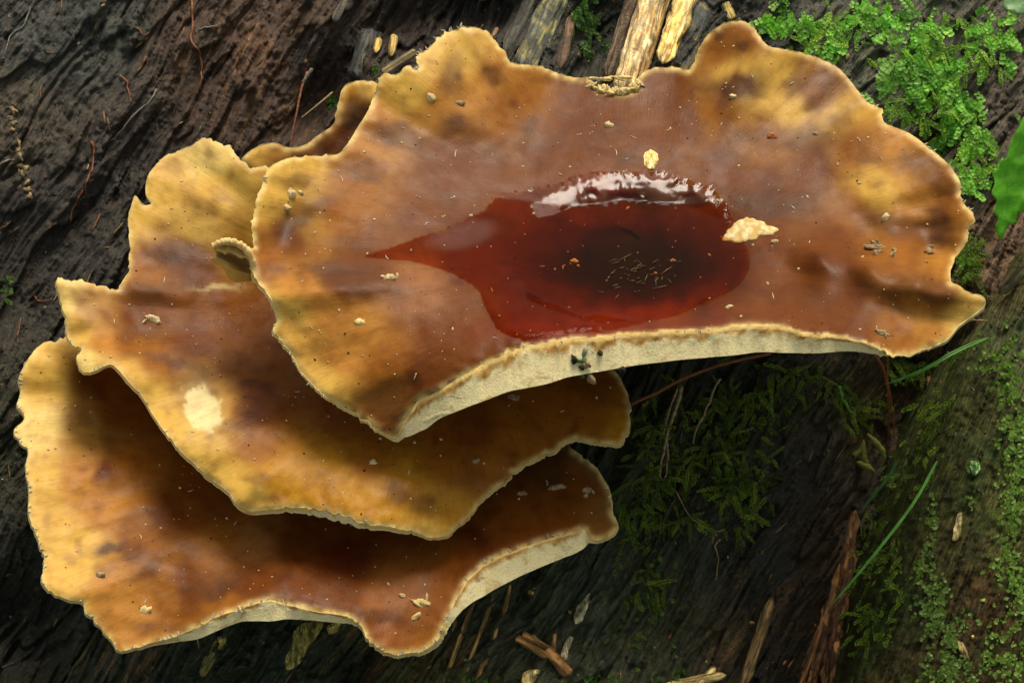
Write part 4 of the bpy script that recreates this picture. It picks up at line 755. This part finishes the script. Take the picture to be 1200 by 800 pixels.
# ------------------------------------------------------------------ rootlets, stalks and threads
strand('rootlet', [(223, -4), (226, 25), (224, 48), (234, 62), (236, 85), (234, 106)], 1.7, M_orange, 'long kinked orange rootlet hanging at the top left of the wood')
strand('rootlet', [(140, 88), (148, 94), (150, 105), (153, 120)], 1.5, M_orange, 'short orange rootlet with a knob left of the long kinked one')
strand('rootlet', [(107, 165), (110, 180), (108, 196), (102, 212), (100, 225)], 1.6, M_orange, 'rusty orange rootlet in the middle of the left wood face')
strand('rootlet', [(98, 222), (90, 236), (84, 250), (82, 264)], 1.2, M_orange, 'thin dark orange rootlet trailing below the rusty one')
strand('rootlet', [(118, 250), (112, 262), (106, 270)], 1.2, M_orange, 'reddish rootlet stub above the raised wing of the middle cap')
strand('rootlet', [(172, 66), (166, 78), (160, 84)], 1.2, M_orange, 'tiny rust rootlet beside the grey thread')
strand('rootlet', [(14, 258), (8, 264), (-4, 269)], 1.3, M_orange, 'orange rootlet curl at the left picture edge')
strand('rootlet', [(40, 345), (46, 352), (62, 350)], 1.1, M_orange, 'dull orange rootlet left of the raised wing')
strand('rootlet', [(24, 372), (22, 390), (20, 402)], 1.0, M_orange, 'faint brown rootlet above the lowest cap at left')
strand('rootlet', [(160, 32), (168, 40), (176, 38)], 1.1, M_orange, 'small dark red curl near the top left')
strand('grey_thread', [(184, 104), (176, 118), (162, 130), (150, 142), (140, 156), (130, 165)], 1.2, M_grey, 'bluish grey thread lying across the left wood face', 'thread')
strand('grey_thread', [(36, 8), (28, 28), (12, 42), (5, 62)], 1.2, M_grey, 'faint grey thread in the top left corner', 'thread')
strand('grey_thread', [(-4, 196), (8, 188), (18, 187)], 1.6, M_grey, 'short grey twig end at the left edge', 'thread')
strand('grey_thread', [(232, 34), (245, 32), (255, 31)], 1.2, M_grey, 'small grey twig right of the long kinked rootlet', 'thread')
seedp = empty('seed_string', at(18, 160, surf(18, 160)), 'string of small tan seed husks on the wood at the left edge', 'seeds')
for k, (x, y) in enumerate([(16, 130), (13, 138), (16, 145), (14, 152), (22, 168), (21, 176), (24, 184), (22, 194), (30, 198), (26, 204), (32, 214), (33, 222), (35, 230)]):
    V, F = blob(x, y, surf(x, y)+2.5, 5.2*rng.uniform(.6, 1.1), 3.2*rng.uniform(.6, 1.2), 3, rng.uniform(0, 3), k, 10, 7, .8); o = emit('husk', [(V, F)], M_tan, parent=seedp)
strand('dry_needle', [(739, 474), (770, 460), (800, 444), (850, 426), (905, 414)], 2.0, M_orange, 'long reddish pine needle running out from under the front of the largest cap', 'needle', lift=(50, 60), taper=False, jit=.05, wig=.4)
strand('rootlet', [(1022, 412), (1034, 430), (1040, 455), (1042, 490), (1038, 530)], 2.0, M_orange, 'long brown rootlet hanging below the right front margin of the largest cap', lift=(60, 16), wig=.6)
strand('rootlet', [(1040, 418), (1041, 450), (1046, 480), (1048, 512)], 1.5, M_orange, 'thinner brown rootlet close beside the long hanging one', lift=(40, 20), wig=.8)
strand('rootlet', [(1018, 672), (1028, 700), (1040, 728), (1056, 752)], 1.5, M_orange, 'dark red rootlet low in the gap beside the root', lift=(40, 40), wig=.8)
strand('dry_stalk', [(800, 452), (792, 480), (782, 510), (775, 545), (774, 560)], 2.4, M_tan, 'broad dry grass stalk hanging under the largest cap', 'stalk', lift=(40, 20))
strand('dry_stalk', [(794, 455), (784, 482), (777, 510)], 1.4, M_tan, 'narrow dry stalk on the left of the broad one', 'stalk', lift=(40, 16))
strand('dry_stalk', [(781, 515), (783, 540), (779, 560)], 1.6, M_tan, 'frayed lower end of dry stalk ending above the moss', 'stalk', lift=(18, 14))
strand('dry_stalk', [(846, 444), (838, 452), (828, 480), (818, 500), (812, 520)], 1.7, M_tan, 'dry bent stalk with a pale tip right of the broad one', 'stalk', lift=(44, 14))
strand('dry_stalk', [(855, 508), (868, 506), (884, 500)], 1.3, M_tan, 'short pale twig lying on the dark moss', 'stalk', lift=6)
strand('thread', [(790, 572), (800, 590), (812, 608), (835, 621), (850, 620)], 1.0, M_tan, 'thin curving tan thread below the dark moss', 'thread', lift=5)
strand('thread', [(845, 632), (838, 640), (842, 655), (838, 680)], .9, M_tan, 'fine crooked tan thread below the curving one', 'thread', lift=5)
strand('twig', [(361, 84), (354, 102), (348, 130), (340, 170)], 2.1, M_orange, 'brown twig leaning upright in the dark hollow', 'twig', lift=(40, 60), wig=.4)
strand('twig', [(390, 108), (372, 123), (353, 138)], 1.6, M_tan, 'thin tan twig crossing the dark hollow', 'twig', lift=(60, 60), wig=.3)
strand('twig', [(366, 80), (358, 92), (354, 97)], 2.2, M_grey, 'pale grey twig tip at the upper end of the hollow', 'twig', lift=(60, 60), wig=.3)
strand('thread', [(1125, 372), (1142, 375), (1162, 376)], 1.6, M_tan, 'pale fibre sticking out below the right tip of the cap', 'thread', lift=(90, 60), wig=.3)
strand('thread', [(1140, 400), (1150, 420), (1145, 430)], 1.2, M_tan, 'small tan fibre among the bark strips at right', 'thread', lift=(30, 30))
# yellow green drooping moss tips
sprig = empty('moss_sprig', at(1010, 515, surf(1010, 515)), 'withered yellow green moss sprig with four drooping tips beside the hanging rootlet', 'moss sprig')
for k, pts in enumerate([[(1012, 515), (1008, 528), (998, 536), (992, 545), (994, 566)], [(1012, 515), (1012, 530), (1014, 540), (1022, 548)], [(1004, 541), (1012, 545), (1025, 552)], [(1016, 508), (1026, 518), (1034, 528), (1037, 540)]]):
    P = curve([(x, y, surf(1010, 520)+22-j*1.5) for j, (x, y) in enumerate(pts)], 5); n = len(P); t = np.linspace(0, 1, n)
    V, F = tube(P, 3.8*np.sin(np.clip(t, .03, .97)*math.pi)**.6, 7, jit=.2); emit('tip', [(V, F)], plain_mat('sprig_green', (.24, .26, .04), (.12, .15, .03), .5, .6, 1) if k == 0 else bpy.data.materials['sprig_green'], parent=sprig)
strand('green_sprig', [(983, 452), (988, 466), (995, 480), (999, 485)], 2.2, M_blade, 'single bright green moss stem hanging under the largest cap', 'moss stem', lift=(20, 14))
# ------------------------------------------------------------------ rolled tip of the top cap
def sheet(name, rows, mat, parent, thick=2., sub=6):
    Rw = np.array([curve(r, sub) for r in rows]); Cw = np.array([curve(Rw[:, j], sub) for j in range(Rw.shape[1])]).transpose(1, 0, 2)
    nr, nc = Cw.shape[:2]; V = Cw.reshape(-1, 3); V[:, 2] += fbm(V[:, 0]/8, V[:, 1]/8, 44, 3)*1.5; V[:, 0] += fbm(V[:, 0]/6, V[:, 1]/6, 45, 2)*1.2
    o = mesh_obj(name, at(V[:, 0], V[:, 1], V[:, 2]), grid_faces(nr, nc), mat, parent); m = o.modifiers.new('solid', 'SOLIDIFY'); m.thickness = thick*S; m.offset = 0
    return o
M_inner = pore_mat('rolled_underside', (.66, .52, .22)); M_ochre = pore_mat('rolled_lip', (.62, .36, .07))
sheet('rolled_margin', [[(250, 289, 38), (262, 284, 42), (276, 285, 40), (287, 291, 36), (296, 300, 30)], [(252, 293, 18), (263, 290, 2), (276, 292, -8), (286, 300, -12), (295, 311, -10)], [(253, 299, 10), (263, 299, -12), (275, 303, -24), (285, 311, -26), (294, 320, -20)], [(251, 304, 24), (262, 307, 18), (271, 313, 10), (279, 319, 2), (292, 326, -8)]], M_inner, Aroot, 3)
sheet('rolled_lip', [[(246, 301, 30), (255, 305, 28), (264, 309, 24), (273, 315, 18), (293, 321, 6)], [(249, 305, 28), (258, 312, 26), (266, 320, 22), (274, 330, 16), (294, 329, 4)]], M_ochre, Aroot, 3)
V, F = tube(curve([(250, 288, 35), (262, 283, 38), (276, 284, 36), (287, 291, 33), (295, 302, 29), (297, 317, 24), (301, 332, 26)], 8), 3.8, 8, jit=.3); emit('rolled_edge', [(V, F)], M_rim, parent=Aroot)
tp = []
for k in range(26):
    t = k/25; x = 692+58*t; y = 99 + 8*math.sin(t*math.pi) + rng.uniform(-2, 2); tp.append(blob(x, y, surf(x, y, capA)+rng.uniform(0, 6), rng.uniform(2, 6), rng.uniform(1.5, 3.5), 2, rng.uniform(0, 3), k, 10, 7, .9))
for k in range(7):
    t = k/9; x = 694+55*t; y = 92+rng.uniform(-2, 1); tp.append(blob(x, y, surf(x, y, capA)+6, rng.uniform(4, 9), 1.6, 2, rng.uniform(-.3, .3), k+40, 10, 7, .9))
emit('torn_margin', tp, M_rim, parent=Aroot, kind='stuff')
# ragged hairs on the margins
def fringe(C, parent, segs, seed, ln=5):
    g = np.random.default_rng(seed); O = C['O']; nx, ny = C['n']; out = []
    for (xa, ya, xb, yb, dens) in segs:
        m = np.where((O[:, 0] > min(xa, xb)) & (O[:, 0] < max(xa, xb)) & (O[:, 1] > min(ya, yb)) & (O[:, 1] < max(ya, yb)))[0]
        for j in m:
            if g.uniform() > dens: continue
            l = ln*g.uniform(.4, 1.3); a = g.normal(0, .5); dx = nx[j]*math.cos(a)-ny[j]*math.sin(a); dy = nx[j]*math.sin(a)+ny[j]*math.cos(a)
            p = np.array([O[j, 0], O[j, 1], C['we'][j]]); q_ = p+np.array([dx*l, dy*l, g.uniform(-1, 3)]); mid = (p+q_)/2+g.normal(0, .5, 3)
            out.append(tube([p, mid, q_], [1.2, .9, .3], 4))
    if out: emit('margin_hairs', out, M_white, parent=parent, kind='stuff')
fringe(capA, Aroot, [(480, 30, 560, 90, .35), (1010, 110, 1140, 260, .12), (590, 385, 900, 420, .12), (320, 360, 460, 515, .15)], 1, 4.5)
fringe(capB, Broot, [(150, 160, 240, 240, .12), (60, 400, 300, 600, .12), (400, 600, 560, 640, .06)], 2, 4)
fringe(capC, Croot, [(10, 420, 60, 700, .4), (90, 700, 260, 770, .25), (280, 700, 345, 715, .25), (430, 700, 530, 770, .4), (530, 615, 690, 720, .13), (690, 560, 722, 630, .2)], 3, 5)
# ------------------------------------------------------------------ crumbs on the caps
def specks(C, poly, n, label, seed, mat=M_crumb, smin=.7, smax=2.):
    g = np.random.default_rng(seed); P = np.array([p[:2] for p in poly]); out = []
    while len(out) < n:
        x = g.uniform(P[:, 0].min(), P[:, 0].max()); y = g.uniform(P[:, 1].min(), P[:, 1].max())
        if not inside(np.array([x]), np.array([y]), poly)[0]: continue
        if ((C['O'][:, 0]-x)**2+(C['O'][:, 1]-y)**2).min() < 60: continue
        s = smin + (smax-smin)*g.uniform()**3; out.append(blob(x, y, surf(x, y, C)+.3+(2 if C is capA and inside(np.array([x]), np.array([y]), PUD)[0] else 0), s*g.uniform(.8, 1.6), s, s*.6, g.uniform(0, 3), int(g.integers(999)), 6, 5))
    return emit('crumbs', out, mat, label, 'crumbs', kind='stuff')
specks(capA, A_out, 230, 'tiny pale specks scattered over the largest cap', 1)
specks(capA, A_out, 90, 'tiny dark specks scattered over the largest cap', 2, M_soil, .6, 1.4)
specks(capB, B_out, 110, 'tiny pale specks scattered over the middle cap', 3)
specks(capB, B_out, 50, 'tiny dark specks scattered over the middle cap', 4, M_soil, .6, 1.5)
specks(capC, C_out, 120, 'tiny pale specks scattered over the lowest cap', 5)
specks(capC, C_out, 45, 'tiny dark specks scattered over the lowest cap', 6, M_soil, .6, 1.5)
def crumb(x, y, rx_, ry_, a, C, label, mat=M_crumb, lift=1., n=1, cat='crumb', rough=.45):
    parts = [blob(x, y, surf(x, y, C)+lift, rx_, ry_, min(rx_, ry_)*.55, R(a), int(x*7+y), 12, 8, rough)]
    for k in range(n-1):
        dx, dy = rng.normal(0, rx_*.7), rng.normal(0, ry_*.8); parts.append(blob(x+dx, y+dy, surf(x+dx, y+dy, C)+lift, rx_*rng.uniform(.3, .6), ry_*rng.uniform(.3, .7), 1.6, rng.uniform(0, 3), k+int(x), 8, 6, rough))
    return emit('crumb', parts, mat, label, cat)
flake('cap_flake', [(847,283),(850,273),(858,264),(870,257),(884,256),(898,262),(912,269),(908,275),(893,277),(878,282),(864,286),(856,285)], capA, .5, 2.5, M_lip, 'large cream flake at the right end of the water pool', 'flake', (.60, .40, .13), (.88, .76, .44), seed=61, rough=1.3, bumpy=1.2)
flake('cap_flake', [(755,182),(762,176),(770,179),(771,190),(766,198),(757,196)], capA, 1, 2.5, M_flk, 'small ragged yellow flake just above the water pool', 'flake', (.72, .52, .18), (.84, .70, .36), seed=62)
crumb(456, 326, 9, 4.5, -10, capA, 'cream oval crumb left of the water pool', n=3)
crumb(341, 228, 5.5, 6, 30, capA, 'pair of white yellow crumbs near the upper left margin of the largest cap', n=3)
crumb(336, 243, 4.5, 3.5, 0, capA, 'cream crumb under the white yellow pair near the upper left margin')
crumb(539, 121, 6, 3, 8, capA, 'tan crumb with a dark end on the top left lobe', M_tan)
crumb(905, 160, 6.5, 4, 10, capA, 'rust red droplet like speck on the right rear of the largest cap', plain_mat('rust_drop', (.35, .06, .01), (.5, .2, .05), .6, .15, .5))
crumb(956, 157, 3, 2.5, 0, capA, 'small olive crumb right of the rust red speck', M_tan)
crumb(859, 113, 4, 3, 0, capA, 'white crumb in the dark blotch under the tall rear lobe')
crumb(713, 147, 5, 4, 10, capA, 'round cream crumb behind the pool')
crumb(1038, 255, 5, 5, 0, capA, 'ring like cream crumb near the right margin of the largest cap')
crumb(1028, 291, 14, 4.5, 5, capA, 'long brown pile of debris near the right margin of the largest cap', M_tan, n=9, rough=.6)
crumb(1088, 296, 6, 5, 40, capA, 'tan crumb right of the long brown pile', M_tan, n=5)
crumb(1035, 391, 9, 4, 25, capA, 'flat ochre scab near the right front margin', M_tan, lift=0, n=3)
crumb(673, 306, 4.5, 3, 0, capA, 'cream crumb floating at the left of the dark pool centre', lift=36, n=2)
crumb(908, 283, 6, 2, 0, capA, 'white sliver under the large cream flake')
crumb(854, 360, 5, 2.5, -20, capA, 'elongated cream crumb near the front margin')
crumb(505, 114, 6, 4, 40, capA, 'pale scab on the upper left lobe', lift=.2)
crumb(311, 208, 3, 2, 0, capA, 'tiny white crumb at the left margin')
crumb(422, 378, 7, 5, 10, capA, 'pale yellow scab left of centre on the largest cap', lift=-.5, mat=M_rim)
crumb(602, 466, 6.5, 5, 0, capB, 'tan rounded crumb on the middle cap in the shade', M_tan, lift=2)
crumb(437, 542, 5, 3.5, 0, capB, 'yellow crumb low on the middle cap'); crumb(180, 374, 9, 4, 20, capB, 'pale lichen like crumbs near the wing of the middle cap', n=5)
crumb(557, 540, 6, 3, -10, capB, 'tan crumb near the lower right of the middle cap', M_tan)
crumb(170, 716, 8, 5, -40, capC, 'pale yellow scab near the front left of the lowest cap', M_rim, lift=-.5)
crumb(495, 706, 12, 4, 15, capC, 'yellow ragged flake near the front right of the lowest cap', M_rim, n=4, rough=.7); crumb(486, 723, 8, 3, -35, capC, 'narrow ochre flake below the ragged one on the lowest cap', M_rim)
crumb(652, 572, 12, 4.5, -8, capC, 'upper tan smear in the dark right end of the lowest cap', M_tan, n=4, lift=0); crumb(688, 575, 6, 5, 0, capC, 'round tan crumb near the right rim of the lowest cap', M_tan, n=3)
crumb(612, 579, 6, 3.5, 0, capC, 'left tan smear in the dark right end of the lowest cap', M_tan, lift=0); crumb(472, 698, 4, 3, 30, capC, 'white crumb left of the ragged yellow flake')
crumb(281, 714, 5, 2, 60, capC, 'white grain on the front margin of the lowest cap'); crumb(118, 674, 6, 3.5, 0, capC, 'olive crumb on the left part of the lowest cap', M_tan)
# debris caught on the underside of the front lip
clump = empty('debris_clump', at(690, 425, 112), 'small grey green clump of debris stuck to the pale front underside', 'debris')
for k in range(16):
    x = 690+rng.normal(0, 11); y = 424+rng.normal(0, 6)+(8 if k < 4 else 0); V, F = blob(x, y, 100+rng.uniform(0, 10), rng.uniform(2.5, 6), rng.uniform(2, 4), 3, rng.uniform(0, 3), k, 9, 6, .5)
    emit('bit', [(V, F)], (M_tan, M_darkblade, M_soil, M_grey)[k % 4], parent=clump)
V, F = blob(693, 444, 104, 7, 5, 3, 1.2, 5, 10, 7, .4); emit('bit', [(V, F)], M_tan, parent=clump)
# crumbs and grit on the wood: too many to count
g = np.random.default_rng(99); out = []
for k in range(3400):
    x = g.uniform(-40, 1240); y = g.uniform(-40, 840); s = .7+2.2*g.uniform()**5
    if fbm(np.array([x/90]), np.array([y/90]), 7, 3)[0] < g.uniform(-.5, .25): continue
    w = max(surf(x, y), surf(x, y, 'root')) if x > 960 else surf(x, y)
    dark = g.uniform(); c_ = (.40, .32, .18) if dark > .8 else ((.12, .08, .045) if dark > .4 else (.03, .025, .02)); c_ = tuple(v*g.uniform(.6, 1.2) for v in c_)
    V, F = blob(x, y, w+.5, s*g.uniform(.8, 2.2), s, s*.8, g.uniform(0, 3), k, 6, 4, .5); out.append((V, F, c_))
emit('grit', out, M_chip, 'fine wood crumbs and grit scattered over the dark wood', 'grit', kind='stuff')
out = []
for k in range(420):       # short loose fibres lying with the grain
    x = g.uniform(-20, 1220); y = g.uniform(-20, 820); a = GA + g.normal(0, .35); l = g.uniform(6, 26)
    P = [(x+math.cos(a)*l*t, y-math.sin(a)*l*t, 0) for t in (0, .33, .66, 1)]; P = [(px, py, surf(px, py)+1.2) for px, py, _ in P]
    c_ = [(.16, .10, .05), (.07, .05, .03), (.26, .19, .10), (.10, .11, .10)][k % 4]; V, F = tube(P, [.3, .9, .8, .2], 4); out.append((V, F, c_))
emit('loose_fibres', out, M_chip, 'short loose wood fibres lying along the grain of the dark wood', 'fibres', kind='stuff')

def cap_fibres(C, poly, n, label, seed, lmin=2.5, lmax=8, mat=None, lift=1.):
    g = np.random.default_rng(seed); P = np.array([p[:2] for p in poly]); out = []
    while len(out) < n:
        x = g.uniform(P[:, 0].min(), P[:, 0].max()); y = g.uniform(P[:, 1].min(), P[:, 1].max())
        if not inside(np.array([x]), np.array([y]), poly)[0] or ((C['O'][:, 0]-x)**2+(C['O'][:, 1]-y)**2).min() < 300: continue
        a = g.uniform(0, 3.14); l = g.uniform(lmin, lmax); b = a+g.normal(0, .5)
        pts = [(x, y), (x+math.cos(a)*l/2, y+math.sin(a)*l/2), (x+math.cos(a)*l/2+math.cos(b)*l/2, y+math.sin(a)*l/2+math.sin(b)*l/2)]
        out.append(tube([(u, v, surf(u, v, C)+lift) for u, v in pts], [.35, .7, .3], 4))
    return emit('fibres', out, mat or M_white, label, 'fibres', kind='stuff')
cap_fibres(capA, A_out, 34, 'short pale loose fibres lying on the largest cap', 1)
cap_fibres(capB, B_out, 14, 'short pale loose fibres lying on the middle cap', 2)
cap_fibres(capC, C_out, 18, 'short pale loose fibres lying on the lowest cap', 3)
g = np.random.default_rng(5); out = []
for k in range(48):
    x = 745+g.normal(0, 26); y = 320+g.normal(0, 11); a = g.normal(-.35, .5); l = g.uniform(2, 9)+(14 if k < 3 else 0); w_ = float(w_of_h(x, y, 1.2))
    out.append(tube([(x, y, w_), (x+math.cos(a)*l/2, y+math.sin(a)*l/2, float(w_of_h(x, y+math.sin(a)*l/2, 1.5))), (x+math.cos(a)*l, y+math.sin(a)*l, float(w_of_h(x, y+math.sin(a)*l, 1.2)))], [.2, rng.uniform(.3, .7), .2], 4))
emit('floating_bits', out, plain_mat('floating_bit', (.24, .18, .06), (.07, .055, .02), .5), 'fine yellowish scraps floating over the dark centre of the pool', 'debris', kind='stuff')

names = {'mushroom': 'overlapping caps of the fungus cluster', 'rootlet': 'brown rootlets on the wood', 'thread': 'thin threads and fibres on the wood', 'wood piece': 'broken wood pieces and splinters', 'wood fibre': 'ochre wood fibres below the lowest cap',
         'lichen flake': 'lichen flakes stuck on the wood', 'crumb': 'larger crumbs lying on the caps and wood', 'grass blade': 'grass blades at the right', 'stalk': 'dry stalks hanging below the largest cap', 'twig': 'twigs in the dark hollow', 'leaf': 'green leaves at the right edge', 'flake': 'cream flakes on the largest cap'}
for o in list(COL.objects):
    if o.parent is None and o.get('category') in names and not o.get('kind'): o['group'] = names[o['category']]
